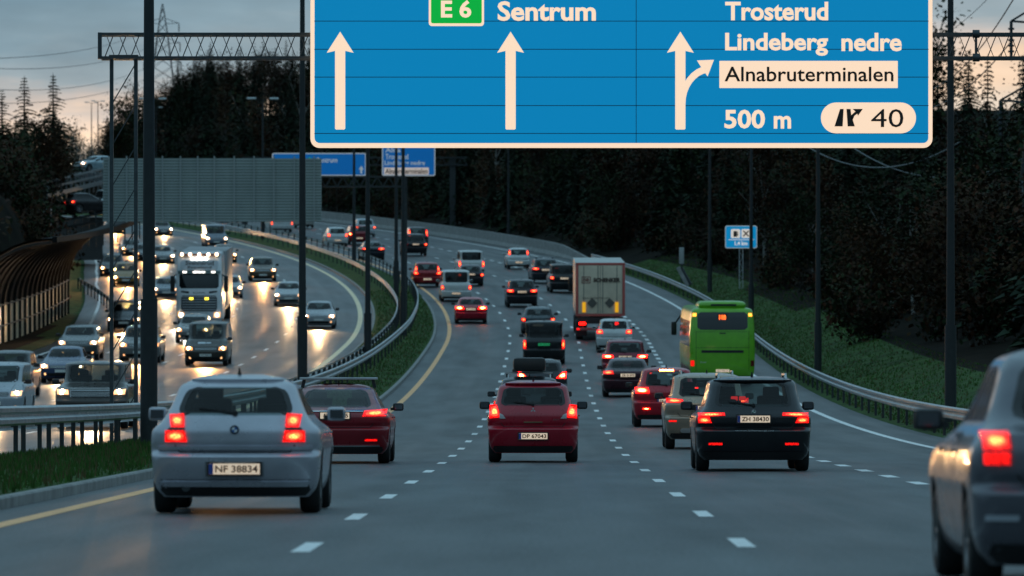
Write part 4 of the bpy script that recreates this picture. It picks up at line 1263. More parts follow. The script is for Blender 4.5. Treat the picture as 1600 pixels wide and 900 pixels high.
# ------------------------------------------------ box trailer and its tractor
def box_trailer():
    root = thing('articulated_lorry', 'cream box trailer with red edged rear doors and black lettering', 'lorry', onroad(938, 304, .003), (math.atan(zslope(304)), 0, -math.atan(lslope(304))))
    CREAM = M('trailer cream', (.70, .56, .41), .5, noise=.12, nscale=1.5); RED = M('trailer red frame', (.55, .11, .09), .5)
    SKIN_ = M('trailer side', (.5, .5, .47), .5, noise=.15, nscale=1.2); FR = M('chassis', (.03, .018, .018), .6)
    t = MB(); t.box((0, 6.85, 2.62), (2.55, 13.6, 2.74), SKIN_, .03); t.build('cargo_box', root, 30)
    t = MB()
    for s_ in (-1, 1): t.box((s_ * 1.2, .03, 2.62), (.13, .10, 2.70), RED, .01)
    t.box((0, .03, 3.92), (2.53, .10, .12), RED, .01); t.box((0, .03, 1.30), (2.53, .10, .12), RED, .01); t.build('door_frame', root, 30)
    for s_ in (-1, 1):
        t = MB(); t.box((s_ * .565, .02, 2.61), (1.11, .07, 2.48), CREAM, .015); dr = t.build('rear_door', root, 30)
        t = MB()
        for x in (.12, .85): t.cyl((s_ * x, -.022, 1.40), (s_ * x, -.022, 3.83), .018, .018, M('lock rod', (.30, .29, .26), .4, .5), 8)
        t.build('lock_rod', dr)
    t = MB(); f = lambda a, b: (a, -.06, b)
    text(t, 'SCHENKER', f, -.36, 2.99, 1.02, 3.21, INK, .05); t.build('lettering', root)
    t = MB(); text(t, 'www.dbschenker.com', f, -.92, 2.14, .48, 2.23, INK); t.build('lettering', root)
    t = MB(); text(t, 'DB', f, -.88, 3.02, -.58, 3.18, M('lorry red ink', (.20, .03, .03), .5), .03)
    fr_ = [(-.96, 2.93), (-.50, 2.93), (-.50, 3.27), (-.96, 3.27), (-.93, 2.96), (-.53, 2.96), (-.53, 3.24), (-.93, 3.24)]
    t.build('lettering', root); t = MB()
    t.add([f(a, b) for a, b in fr_], [(q, (q + 1) % 4, 4 + (q + 1) % 4, 4 + q) for q in range(4)], M('lorry red ink', (.20, .03, .03), .5)); t.build('logo_frame', root)
    for x in (-.42, .48):
        t = MB(); t.prism([(x, 1.66), (x + .26, 1.92), (x, 2.18), (x - .26, 1.92)], lambda a, b, k: (a, -.058 - k, b), M('placard', (.11, .095, .08), .5), .01); t.build('placard', root)
    for s_ in (-1, 1):
        t = MB(); t.box((s_ * .84, -.055, 1.70), (.17, .02, .52), M('yellow marker', (.8, .45, .02), .4, emit=(1, .45, .01), es=.55)); t.build('marker_board', root)  # reflector boards given a glow of their own, no lamp inside
    t = MB(); t.box((0, .25, 1.02), (2.3, .4, .34), FR, .03); t.box((0, .1, .58), (2.4, .14, .14), M('underrun bar', (.40, .10, .09), .5), .02); t.box((0, 5, 1.05), (1.0, 9.5, .25), FR)
    for s_ in (-1, 1): t.box((s_ * .95, .9, .55), (.55, .04, .75), BLACK)
    t.build('chassis', root, 30)
    for s_ in (-1, 1):
        t = MB(); t.box((s_ * .92, .03, .86), (.34, .06, .15), BRAKE, .02); t.box((s_ * 1.14, .02, .58), (.16, .05, .1), TAIL, .02); t.build('tail_lamp', root)
        for y in (1.7, 3.0, 4.3, 12.2): wheel(root, s_ * 1.06, y, .50, .36)
    t = MB(); t.box((.35, .0, .84), (.52, .02, .11), PLATEDIM); t.build('number_plate', root)
    t = MB(); t.box((0, 15.3, 2.2), (2.45, 2.0, 3.0), M('tractor cab paint', (.3, .3, .32), .4), .15); t.build('cab', root, 40)
    t = MB(); t.box((0, 16.3, 2.5), (2.2, .06, .8), BLKGL); t.build('windscreen', root)
    for s_ in (-1, 1):
        t = MB(); t.box((s_ * 1.42, 16.0, 2.5), (.18, .12, .75), BLACK, .04); t.build('mirror', root, 40); wheel(root, s_ * 1.06, 15.8, .50, .34)
box_trailer()

# ------------------------------------------------ green coach
def bus():
    root = thing('bus', 'bright green coach with an orange route display in its rear window', 'bus', onroad(1129, 231, .003), (math.atan(zslope(231)), 0, -math.atan(lslope(231)) + .012))
    GRN = paint('bus green', (.14, .44, .015), 0, .35); HW = 1.275
    rows = [(.32, 1.16, .16, 11.8), (.45, 1.22, .05, 11.95), (.8, 1.26, .0, 12.0), (1.3, 1.275, .0, 12.0), (2.0, 1.265, .04, 11.9), (2.6, 1.235, .14, 11.7), (2.90, 1.20, .22, 11.5), (3.02, 1.13, .32, 11.4), (3.07, 1.0, .45, 11.3)]
    sh = Shape(12, 2.55, 3.07, rows, .34, .4, .03)
    sh.loft(GRN, 10, 10).build('body', root, 35)
    R = lambda a, b, o: (a, sh.rear(a, b) - o, b)
    t = MB(); rowpatch(t, R, winrows_flat(2.22, 2.90, .98, .12, 9), BLKGL, .006, .006, 14); rw = t.build('rear_window', root, 50)
    ORG = M('route display digits', (.3, .05, .01), .4, emit=(1, .13, .02), es=3.2)
    t = MB(); t.box((0, sh.rear(0, 2.7) - .015, 2.69), (.36, .02, .27), BLACK)
    rd = t.build('route_display', root)
    t = MB(); text(t, '110', lambda a, b: (a, sh.rear(0, 2.7) - .029, b), -.13, 2.58, .13, 2.80, ORG, .035); t.build('digits', rd)
    t = MB(); rowpatch(t, R, [(1.32, -.82, .82), (1.42, -.82, .82)], BLACK, .003, .004, 12); t.build('engine_grille', root)
    t = MB(); rowpatch(t, R, [(2.06, -.12, .12), (2.10, -.12, .12)], BLACK, .003, .004, 4); t.build('hatch_grip', root)
    t = MB()
    for z in (1.52, 2.14): rowpatch(t, R, [(z - .006, -1.05, 1.05), (z + .006, -1.05, 1.05)], BLACK, .003, .001, 16)
    for s_ in (-1, 1): rowpatch(t, R, [(.6 + i * .19, s_ * 1.03 - .006, s_ * 1.03 + .006) for i in range(9)], BLACK, .003, .001, 1)
    t.build('panel_seam', root)
    t = MB(); t.box((0, sh.rear(0, .62) - .012, .62), (.52, .014, .11), PLATE); pl = t.build('number_plate', root)
    t = MB(); text(t, 'KH 44213', lambda a, b: (a, sh.rear(0, .62) - .021, b), -.2, .585, .2, .655, INK); t.build('lettering', pl)
    t = MB(); text(t, 'Ruter', lambda a, b: R(a, b, .006), -.86, .92, -.62, .985, M('bus lettering', (.6, .62, .55), .5)); t.build('lettering', root)
    for s_ in (-1, 1):
        t = MB(); q = [(s_ * 1.02, 2.74), (s_ * 1.17, 2.74), (s_ * 1.15, 2.86), (s_ * 1.02, 2.86)]; rowpatch(t, R, polyrows(q), AMBER, .004, .015, 4); t.build('upper_lamp', root)
        t = MB(); q = [(s_ * 1.10, .80), (s_ * 1.24, .80), (s_ * 1.24, 1.02), (s_ * 1.10, 1.02)]; rowpatch(t, R, polyrows(q), TAIL if s_ < 0 else TAILOFF, .004, .015, 4); t.build('tail_lamp', root)
        fs = lambda a, b, o: (s_ * (sh.side(a, b) + o), a, b)
        for i in range(7):
            t = MB(); rowpatch(t, fs, [(1.55 + .2 * j, .7 + i * 1.52, .7 + i * 1.52 + 1.44) for j in range(6)], BLKGL, .005, .004, 4); t.build('side_window', root)
        t = MB(); t.box((s_ * 1.5, 11.9, 2.1), (.22, .12, .55), BLACK, .05); t.bar((s_ * 1.42, 11.9, 2.35), (s_ * 1.15, 11.6, 2.75), .05, BLACK); t.build('mirror', root, 40)
        for y in (2.6, 9.2): wheel(root, s_ * 1.1, y, .50, .32)
        t = MB(); rowpatch(t, fs, [(.42 + .1 * j, 1.0, 11.0) for j in range(4)], M('bus skirt', (.05, .055, .05), .4), .004, .004, 6); t.build('skirt', root)
    t = MB()
    rr = [(3.03, .88, .5, 3.4), (3.16, .93, .42, 3.5), (3.26, .90, .46, 3.45), (3.32, .78, .6, 3.3), (3.335, .55, .8, 3.0)]
    s2 = Shape(3, 1.9, 3.33, rr, .3, .3, .02); s2.loft(GRN, 8, 4).build('roof_unit', root, 40)
    t = MB(); t.box((.05, s2.rear(0, 3.18) - .004, 3.18), (1.0, .02, .07), BLACK); t.build('vent', root)
    t = MB(); t.box((0, 6, .40), (2.2, 11, .2), BLACK); t.build('underbody', root)
bus()

# ------------------------------------------------ oncoming lorry
def lorry():
    d = 324
    root = thing('lorry', 'white lorry with a row of amber lamps and a name board over its windscreen', 'lorry', onroad(311, d, .003), (-math.atan(zslope(d)), 0, math.pi - math.atan(lslope(d))))
    root.scale = (1, 1, 1.085)
    WH = paint('lorry white', (.78, .80, .82), 0, .35); GRY = M('lorry grille', (.06, .065, .07), .5); HW = 1.25
    rows = [(.32, 1.18, -5.4, -.12), (.5, 1.22, -5.4, -.02), (1.1, 1.25, -5.4, 0), (1.75, 1.25, -5.4, -.03), (2.0, 1.25, -5.4, -.06), (2.75, 1.23, -5.4, -.22), (3.45, 1.20, -5.4, -.45), (3.72, 1.12, -5.3, -.65), (3.8, .9, -5.2, -1.0)]
    sh = Shape(5.4, 2.5, 3.8, rows, .1, .28, .04)
    sh.loft(WH, 10, 6).build('cab', root, 35)
    Fr = lambda a, b, o: (a, sh.front(a, b) + o, b)
    t = MB(); rowpatch(t, Fr, winrows_flat(1.98, 2.72, 1.08, .10, 8), BLKGL, .006, .006, 12); t.build('windscreen', root, 50)
    t = MB(); rowpatch(t, Fr, [(2.72, -1.15, 1.15), (2.86, -1.17, 1.17)], M('sun visor', (.10, .16, .16), .4), .14, .02, 12); t.build('sun_visor', root)
    for x in (-.78, -.22, 0, .22, .78):
        t = MB(); p = Vector(Fr(x, 2.80, .19)); t.box(p, (.2, .03, .07), M('marker lamp', (.8, .8, .8), .3, emit=(1, .88, .8), es=4)); t.build('visor_lamp', root)
    t = MB(); rowpatch(t, Fr, winrows_flat(2.90, 3.40, 1.02, .08), M('name board', (.5, .53, .56), .5), .10, .04, 10); nb = t.build('name_board', root)
    t = MB(); fx = lambda a, b: (lambda q: (q[0], q[1], q[2]))(Fr(-a, b, .148))
    text(t, 'Svennerud', fx, -.75, 3.15, .80, 3.36, INK, .02); text(t, 'Expeland', fx, -.62, 2.95, .68, 3.10, INK, .02)
    v = [fx(-.8, 3.12), fx(.82, 3.12), fx(.82, 3.14), fx(-.8, 3.14)]; t.add(v, [(0, 1, 2, 3)], INK); t.build('lettering', nb)
    for x in (-.36, -.12, .12, .36):
        t = MB(); p = Vector(Fr(x, 3.45, .12)); t.cyl(p, p + Vector((0, .05, 0)), .09, .085, M('spot lamp', (.8, .8, .8), .3, emit=(1, .95, .85), es=7), 14); t.build('spot_lamp', root)
    t = MB(); rowpatch(t, Fr, [(3.62, -1.15, 1.15), (3.72, -1.12, 1.12)], M('lamp bar', (.22, .10, .06), .4), .18, .05, 12); lb = t.build('lamp_bar', root)
    for x in (-.95, -.5, 0, .5, .95):
        t = MB(); p = Vector(Fr(x, 3.68, .24)); t.cyl(p, p + Vector((0, .05, 0)), .085, .08, M('amber spot', (.8, .5, .3), .3, emit=(1, .70, .42), es=8), 14); t.build('lamp', lb)
    t = MB(); rowpatch(t, Fr, winrows_flat(.82, 1.62, .98, .08), GRY, .006, .01, 10)
    for i in range(6):
        z = .88 + i * .13; rowpatch(t, Fr, [(z, -.92, .92), (z + .05, -.92, .92)], STEEL, .02, .012, 10)
    t.build('grille', root)
    t = MB()
    for s_ in (-1, 1): rowpatch(t, Fr, polyrows([(s_ * .55, 1.72), (s_ * .98, 1.78), (s_ * .98, 1.86), (s_ * .55, 1.82)]), BLACK, .006, .006, 6)
    t.build('badge_panel', root)
    t = MB(); text(t, 'SCANIA', lambda a, b: Fr(-a, b, .012), -.34, 1.72, .34, 1.80, BLACK); t.build('lettering', root)
    for s_ in (-1, 1):
        t = MB(); p = Vector(Fr(s_ * .42, 1.46, .03)); t.box(p, (.2, .04, .11), M('yellow spot', (.8, .7, .1), .3, emit=(1, .78, .05), es=3), .01); t.build('grille_lamp', root)
        t = MB(); q = [(s_ * .80, .52), (s_ * 1.14, .52), (s_ * 1.17, .78), (s_ * .84, .76)]; rowpatch(t, Fr, polyrows(q), LENS, .006, .02, 6); hl = t.build('headlamp', root)
        t = MB(); p = Vector(Fr(s_ * .98, .64, .04)); t.cyl(p, p + Vector((0, .02, 0)), .09, .09, HEAD if s_ > 0 else M('dim headlamp', (.8, .8, .8), .3, emit=(1, .9, .8), es=6), 14); t.build('bulb', hl)
        t = MB(); t.box((s_ * 1.46, -.5, 2.2), (.24, .14, .8), BLACK, .05); t.bar((s_ * 1.4, -.5, 2.58), (s_ * 1.15, -.5, 2.7), .06, BLACK); t.build('mirror', root, 40)
        wheel(root, s_ * 1.04, -1.5, .5, .34)
        t = MB(); fs = lambda a, b, o: (s_ * (sh.side(a, b) + o), a, b); rowpatch(t, fs, [(1.95 + .1 * i, -1.9, -.75) for i in range(8)], BLKGL, .006, .004, 4); t.build('side_window', root)
    t = MB(); rowpatch(t, Fr, winrows_flat(.36, .58, .6, .05), BLACK, .006, .012, 8); t.build('bumper_intake', root)
    t = MB(); t.box((0, -11.5, 2.3), (2.5, 11.4, 2.9), M('lorry box side', (.30, .30, .31), .5, noise=.15), .04); t.box((0, -11, .8), (2.3, 10, .25), BLACK); t.build('cargo_box', root, 30)
    for s_ in (-1, 1):
        for y in (-13.5, -14.8): wheel(root, s_ * 1.04, y, .5, .34)
    spot(root, (.9, .2, .7), POWER * 1.2, (1, .86, .7))
lorry()

# ================================================================ SIGNS, GANTRIES, POSTS
BLUE = M('sign blue', (.004, .16, .36), .38, emit=(0, .215, .46), es=.73)  # emission imitates headlight thrown back by the sign sheeting
BLUEFAR = M('far sign blue', (.006, .11, .36), .4, emit=(0, .13, .42), es=.40)  # distant sheeting also glows by itself, no lamp in it
CREAMS = M('sign white returned glow', (.80, .78, .72), .45, emit=(1, .66, .41), es=.80)  # white sheeting glows in place of returned headlight
CREAMFAR = M('far sign white', (.75, .75, .72), .45, emit=(.8, .8, .8), es=.16)  # faint emission for light returned by distant sheeting
GREENS = M('sign green', (.01, .35, .05), .4, emit=(.0, .50, .05), es=.62)  # green sheeting, returned headlight added as emission
SINK = M('sign ink', (.03, .018, .014), .5)
SEAM = M('sign seam', (.004, .05, .13), .5)
ALU = M('sign back aluminium', (.30, .345, .325), .6, .1, noise=.10, nscale=.8)

def signface(d):
    return lambda px, py, off=0.0: (lambda p: (p.x, p.y - off, p.z))(at(px, py, d))
def rr(x0, y0, x1, y1, r, n=5):
    out = []
    for cx, cy, a0 in ((x1 - r, y0 + r, -90), (x1 - r, y1 - r, 0), (x0 + r, y1 - r, 90), (x0 + r, y0 + r, 180)):
        out += [(cx + r * math.cos(math.radians(a0 + 90 * i / n)), cy + r * math.sin(math.radians(a0 + 90 * i / n))) for i in range(n + 1)]
    return out
D1 = 122.0
P = signface(D1)
base = at(970, 230, D1)
sgn = thing('overhead_sign', 'large blue overhead motorway sign with three white arrows and town names', 'road sign', base, (0, 0, 0))
def SB(): return MB()
def fin(t, name, parent=sgn):
    t.shift((-base.x, -base.y, -base.z)); return t.build(name, parent)
def plate2(t, poly, mat, off, th=.006):
    t.prism(poly, lambda a, b, k: P(a, b, off + k - th), mat, th)
T = -62
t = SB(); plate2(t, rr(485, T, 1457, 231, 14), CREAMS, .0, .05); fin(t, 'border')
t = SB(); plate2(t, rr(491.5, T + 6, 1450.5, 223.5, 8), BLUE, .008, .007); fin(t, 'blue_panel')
t = SB()
for y in (-10, 33, 77, 120.5, 165, 208.5): plate2(t, [(491, y - .55), (1451, y - .55), (1451, y + .55), (491, y + .55)], SEAM, .0105, .001)
plate2(t, [(993.5, T + 6), (994.5, T + 6), (994.5, 223), (993.5, 223)], SEAM, .0105, .001)
fin(t, 'panel_seam')
def arrow(cx):
    t = SB(); plate2(t, [(cx, 49.5), (cx + 21, 82.5), (cx + 14, 81.0), (cx + 8, 79.5), (cx + 8, 201), (cx + 6.5, 202.5), (cx - 6.5, 202.5), (cx - 8, 201), (cx - 8, 79.5), (cx - 14, 81.0), (cx - 21, 82.5)], CREAMS, .016)
    return t
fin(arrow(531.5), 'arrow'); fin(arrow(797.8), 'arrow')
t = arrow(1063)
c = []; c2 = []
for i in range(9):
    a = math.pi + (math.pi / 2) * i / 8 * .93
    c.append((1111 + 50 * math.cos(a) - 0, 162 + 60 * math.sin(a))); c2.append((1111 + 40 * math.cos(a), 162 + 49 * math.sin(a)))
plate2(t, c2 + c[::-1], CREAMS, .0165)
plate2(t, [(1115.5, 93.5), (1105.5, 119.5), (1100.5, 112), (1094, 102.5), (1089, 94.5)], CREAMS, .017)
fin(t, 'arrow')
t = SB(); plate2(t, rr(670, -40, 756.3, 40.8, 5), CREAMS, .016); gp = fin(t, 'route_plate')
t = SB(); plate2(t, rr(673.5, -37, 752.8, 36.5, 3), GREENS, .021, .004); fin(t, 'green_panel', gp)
tp = lambda off: (lambda a, b: P(a, -b, off))
t = SB(); f_ = tp(.026); text(t, 'E 6', f_, 689, -27.8, 736.5, -.2, CREAMS, .03); fin(t, 'lettering', gp)
t = SB(); f_ = tp(.016)
for s_, x0, y1, x1, y0 in (('Sentrum', 777.5, 32.8, 931, 1.8), ('Trosterud', 1133, 32.2, 1294, 2.8), ('Lindeberg', 1133, 87.3, 1293.7, 51.3), ('nedre', 1314.7, 80.2, 1409, 51.3), ('500', 1131.8, 201, 1195.3, 171.3), ('m', 1209, 201, 1236, 181)):
    t = SB(); text(t, s_, f_, x0, -y1, x1, -y0, CREAMS, .028); fin(t, 'lettering')
t = SB(); plate2(t, rr(1124, 95.2, 1402.7, 137.6, 1), CREAMS, .016); wp = fin(t, 'white_panel')
t = SB(); text(t, 'Alnabruterminalen', tp(.022), 1132, -127.5, 1396, -104.2, SINK, .012); fin(t, 'lettering', wp)
t = SB(); plate2(t, rr(1282.6, 160.2, 1431.2, 208.4, 24, 10), CREAMS, .016); op = fin(t, 'exit_plate')
t = SB(); text(t, '40', tp(.022), 1361, -199, 1411.5, -170.5, SINK, .0)
for q in ([(1303.8, 197.5), (1312.5, 170.3), (1318.1, 170.3), (1316.6, 197.5)], [(1322.5, 170.3), (1329, 170.3), (1330, 180), (1331.9, 186), (1335.6, 197.5), (1324.4, 197.5)],
          [(1330, 186), (1330, 180), (1336, 174.5), (1341, 176.5), (1335, 181), (1332, 188)], [(1332, 170.3), (1348, 170.3), (1340.5, 181), (1339, 176.5)]):
    plate2(t, q, SINK, .022, .003)
fin(t, 'symbol', op)
t = SB()
for y in (-30, 52, 88, 150, 190): plate2(t, [(490, y - 2), (1452, y - 2), (1452, y + 2), (490, y + 2)], STEEL, -.055, .06)
fin(t, 'back_rail')

GAL = M('gantry steel', (.06, .07, .075), .5, .5, noise=.2)
def truss(t, d, xa, xb, ztop, zbot, depth, mat, n, w=.07, chord=.11):
    for y in (d, d + depth):
        for z in (ztop, zbot): t.bar((xa, y, z), (xb, y, z), chord, mat)
        for i in range(n):
            a, b = xa + (xb - xa) * i / n, xa + (xb - xa) * (i + 1) / n; m = (a + b) / 2
            t.bar((a, y, zbot), (m, y, ztop), w, mat); t.bar((m, y, ztop), (b, y, zbot), w, mat)
    for i in range(n + 1):
        a = xa + (xb - xa) * i / n
        for z in (ztop, zbot): t.bar((a, d, z), (a, d + depth, z), w, mat)
dg = D1 + .35
g = thing('gantry', 'steel lattice gantry that carries the large blue sign, on two thin braced legs', 'gantry', (0, dg, 0))
zt_, zb_ = at(0, 53, dg).z, at(0, 90, dg).z
t = MB(); xa, xb = at(156, 0, dg).x, 13.2
for y_ in (0, .55):
    for z in (zt_, zb_): t.bar((xa, y_, z), (xb, y_, z), .055, GAL)
    k = int((xb - xa) / .268)
    for i in range(k):
        x0 = xa + .1 + i * .268
        t.bar((x0, y_, zb_ if y_ == 0 else zt_), (x0 + .19, y_, zt_ if y_ == 0 else zb_), .020 if y_ == 0 else .014, GAL)
for i in range(30):
    x0 = xa + (xb - xa) * i / 29
    for z in (zt_, zb_): t.bar((x0, 0, z), (x0, .55, z), .02, GAL)
t.bar((xa, 0, zb_ - .03), (xa, 0, zt_ + .03), .08, GAL, .08); t.build('truss', g)
for px, sub in ((1525, True),):
    t = MB(); x = at(px, 0, dg).x
    for z in (zt_, zb_): t.cyl((x - .07, -.02, z), (x + .07, -.02, z), .085, .085, GAL, 14)
    t.bar((x, 0, zb_), (x, 0, zt_), .05, GAL); t.build('coupling', g, 40)
for xs in ([at(173, 0, dg).x, at(211, 0, dg).x], [12.35, 12.85]):
    for x in xs:
        t = MB(); t.box((x, .28, zb_ / 2 - .1), (.075, .11, zb_ + .2), GAL); t.build('leg', g)
    t = MB(); t.box(((xs[0] + xs[1]) / 2, .28, zb_ + .02), (xs[1] - xs[0] + .1, .14, .10), GAL)
    k = 9
    for i in range(k):
        z0, z1 = .4 + (zb_ - .5) * i / k, .4 + (zb_ - .5) * (i + 1) / k
        t.bar((xs[0], .28, z0), (xs[1], .28, z1), .022, GAL)
    t.build('leg_bracing', g)

# ---- back of the sign boards over the oncoming lanes
D2 = 331.0
bs = thing('sign_back', 'ribbed grey back of a wide overhead sign facing the oncoming traffic', 'road sign', at(331, 347, D2))
b0 = Vector(bs.location)
t = MB(); f_ = signface(D2)
n = 22
for i in range(n):
    y0, y1 = 247.5 + 99.5 * i / n, 247.5 + 99.5 * (i + .78) / n
    a, b = at(161, y0, D2) - b0, at(502.5, y1, D2) - b0
    t.box(((a.x + b.x) / 2, 0, (a.z + b.z) / 2), (b.x - a.x, .05, a.z - b.z), ALU)
a, b = at(162, 248, D2) - b0, at(501.5, 346.5, D2) - b0
t.box(((a.x + b.x) / 2, .05, (a.z + b.z) / 2), (b.x - a.x, .04, a.z - b.z), M('sign back gap', (.07, .08, .078), .6))
t.build('panel', bs)
RAILM = M('sign back rail', (.33, .36, .35), .5, .4)
for px in (170, 198, 226, 254, 282, 309, 335, 366, 397, 428, 460, 491):
    t = MB(); a, b = at(px, 244, D2) - b0, at(px, 347.5, D2) - b0; t.box((a.x, -.07, (a.z + b.z) / 2), (.075, .09, a.z - b.z), RAILM); t.build('stiffener', bs)
g2 = thing('gantry', 'dark gantry behind the ribbed sign back, standing in the median', 'gantry', at(575, 283, D2 + .4))
b0 = Vector(g2.location)
t = MB(); a, e = at(168, 276, D2 + .4) - b0, at(634, 276, D2 + .4) - b0
truss(t, 0, a.x, e.x, a.z, a.z - .55, .6, DKSTEEL, 26, .05, .09); t.build('truss', g2)
for px in (574, 634):
    t = MB(); p = at(px, 283, D2 + .4) - b0; gz = zp(D2) - b0.z; t.box((p.x, .3, (p.z + gz) / 2), (.15, .18, p.z - gz + .5), DKSTEEL); t.build('leg', g2)

# ---- the next pair of blue signs, far ahead
D3 = 560.0
def farsign(label, x0, y0, x1, y1, lines, panels=(), arrows=()):
    r_ = thing('overhead_sign', label, 'road sign', at((x0 + x1) / 2, y1, D3)); b0 = Vector(r_.location)
    Q = lambda a, b, o: tuple(Vector((at(a, b, D3).x, D3 - o, at(a, b, D3).z)) - b0)
    t = MB(); t.prism(rr(x0, y0, x1, y1, 3), lambda a, b, k: Q(a, b, k - .08), CREAMFAR, .08); t.build('border', r_)
    t = MB(); t.prism(rr(x0 + 1.6, y0 + 1.6, x1 - 1.6, y1 - 1.8, 2), lambda a, b, k: Q(a, b, k + .003), BLUEFAR, .01); t.build('blue_panel', r_)
    for p in panels:
        t = MB(); t.prism(rr(*p, 1), lambda a, b, k: Q(a, b, k + .018), CREAMS2, .01); t.build('white_panel', r_)
    for s_, a0, b1, a1, b0_, m in lines:
        t = MB(); text(t, s_, lambda a, b: Q(a, -b, .034), a0, -b1, a1, -b0_, m, .02); t.build('lettering', r_)
    for cx, cy in arrows:
        t = MB(); t.prism([(cx, cy - 6), (cx + 4, cy), (cx + 1.6, cy), (cx + 1.6, cy + 6), (cx - 1.6, cy + 6), (cx - 1.6, cy), (cx - 4, cy)], lambda a, b, k: Q(a, b, .022 + k), CREAMFAR, .01); t.build('arrow', r_)
    return r_
CREAMS2 = M('far sign panel', (.7, .66, .6), .5, emit=(1, .75, .62), es=.30)  # panel emission imitates light returned by the sheeting
farsign('blue overhead sign for the centre, half hidden behind the ribbed sign back', 425, 239, 572, 275, [('Sentrum', 495, 254, 527, 246, CREAMFAR), ('E 6', 472, 254, 486, 246, GREENS)], arrows=[(564.5, 265)])
farsign('blue overhead sign with four place names below the large sign', 597, 205, 680, 275,
        [('Alna', 602, 238, 626, 231, CREAMFAR), ('Trosterud', 602, 249, 638, 240.5, CREAMFAR), ('Lindeberg nedre', 601, 260, 664, 251, CREAMFAR), ('Alnabruterminalen', 602, 271.5, 668, 263.5, SINK)], panels=[(600, 261.8, 670, 272.8)])
g3 = thing('gantry', 'faint dark gantry of the far signs, its thick leg beyond the concrete barrier', 'gantry', at(707, 335, D3 + .5)); b0 = Vector(g3.location)
t = MB(); a, e = at(380, 246, D3 + .5) - b0, at(730, 246, D3 + .5) - b0; truss(t, 0, a.x, e.x, a.z, a.z - .7, .7, DKSTEEL, 22, .06, .1); t.build('truss', g3)
for px in (707, 382):
    t = MB(); p = at(px, 246, D3 + .5) - b0; gz = zp(D3) - b0.z - .3; t.box((p.x, .35, (p.z + gz) / 2), (.55, .4, p.z - gz), DKSTEEL); t.build('leg', g3)

# ---- small service sign on a lattice post
D4 = 372.0
r_ = thing('service_sign', 'small blue roadside sign with a fuel pump and crossed cutlery, on a lattice post', 'road sign', at(1158, 470, D4)); b0 = Vector(r_.location)
Q = lambda a, b, o: tuple(Vector((at(a, b, D4).x, D4 - o, at(a, b, D4).z)) - b0)
t = MB(); t.prism(rr(1133, 352.5, 1183, 388, 3), lambda a, b, k: Q(a, b, k - .05), CREAMFAR, .05); t.build('border', r_)
t = MB(); t.prism(rr(1134.3, 353.8, 1181.7, 386.7, 2), lambda a, b, k: Q(a, b, k + .003), BLUE, .008); t.build('blue_panel', r_)
SVC = M('service sign white', (.75, .75, .72), .5, emit=(1, .85, .72), es=.45)  # sheeting given its own glow for returned headlight
for x0 in (1142, 1158.5):
    t = MB(); t.prism(rr(x0, 358, x0 + 14.5, 372, 2), lambda a, b, k: Q(a, b, k + .014), SVC, .006); pn = t.build('pictogram_panel', r_)
    t = MB(); ff = lambda a, b, k: Q(a, b, k + .022)
    if x0 < 1150:
        for q in ([(1146, 361), (1151.5, 361), (1151.5, 370), (1146, 370)], [(1152, 362), (1153.2, 362), (1153.2, 369), (1152, 369)]): t.prism(q, ff, SINK, .004)
    else:
        for q in ([(1160.5, 361), (1162, 360), (1170.5, 368.5), (1169, 370)], [(1169, 360), (1170.5, 361), (1162, 370), (1160.5, 368.5)]): t.prism(q, ff, SINK, .004)
    t.build('pictogram', pn)
t = MB(); t.prism([(1138, 374), (1178, 374), (1178, 375), (1138, 375)], lambda a, b, k: Q(a, b, k + .014), SVC, .004)
text(t, '1,4 km', lambda a, b: Q(a, -b, .018), 1148, -384.5, 1168, -377, SVC, .03); t.build('lettering', r_)
t = MB()
xs = [at(1155.3, 0, D4).x - b0.x, at(1160.8, 0, D4).x - b0.x]; z1 = at(0, 356, D4).z - b0.z
for x in xs: t.bar((x, .1, -.6), (x, .1, z1), .045, STEEL)
for i in range(14): t.bar((xs[i % 2], .1, -.4 + i * (z1 + .3) / 14), (xs[(i + 1) % 2], .1, -.4 + (i + 1) * (z1 + .3) / 14), .022, STEEL)
t.build('lattice_post', r_)
# slim pole right by the sign and small posts on the bank
for px, py, d, hgt, lab in ((1065, 410, 395, .95, 'short pale marker post on the dark bank left of the service sign'),):
    r_ = thing('marker_post', lab, 'post', at(px, py, d)); t = MB(); t.box((0, 0, .45), (.32, .12, 1.1), M('marker pale', (.35, .36, .36), .6), .03); t.build('shaft', r_, 30)
    t = MB(); t.box((0, 0, -.8), (.10, .08, 1.6), DKSTEEL); t.build('stake', r_)
r_ = thing('culvert_end', 'slanting pale concrete drain end lying in the grass bank', 'drain', at(1066, 432, 352)); t = MB()
t.bar((-.25, 0, .55), (.32, -.1, -.55), .16, CONC, .22); t.build('slab', r_); t = MB(); t.bar((-.05, .1, .50), (.50, .0, -.50), .3, DKSTEEL, .18); t.build('grate', r_)

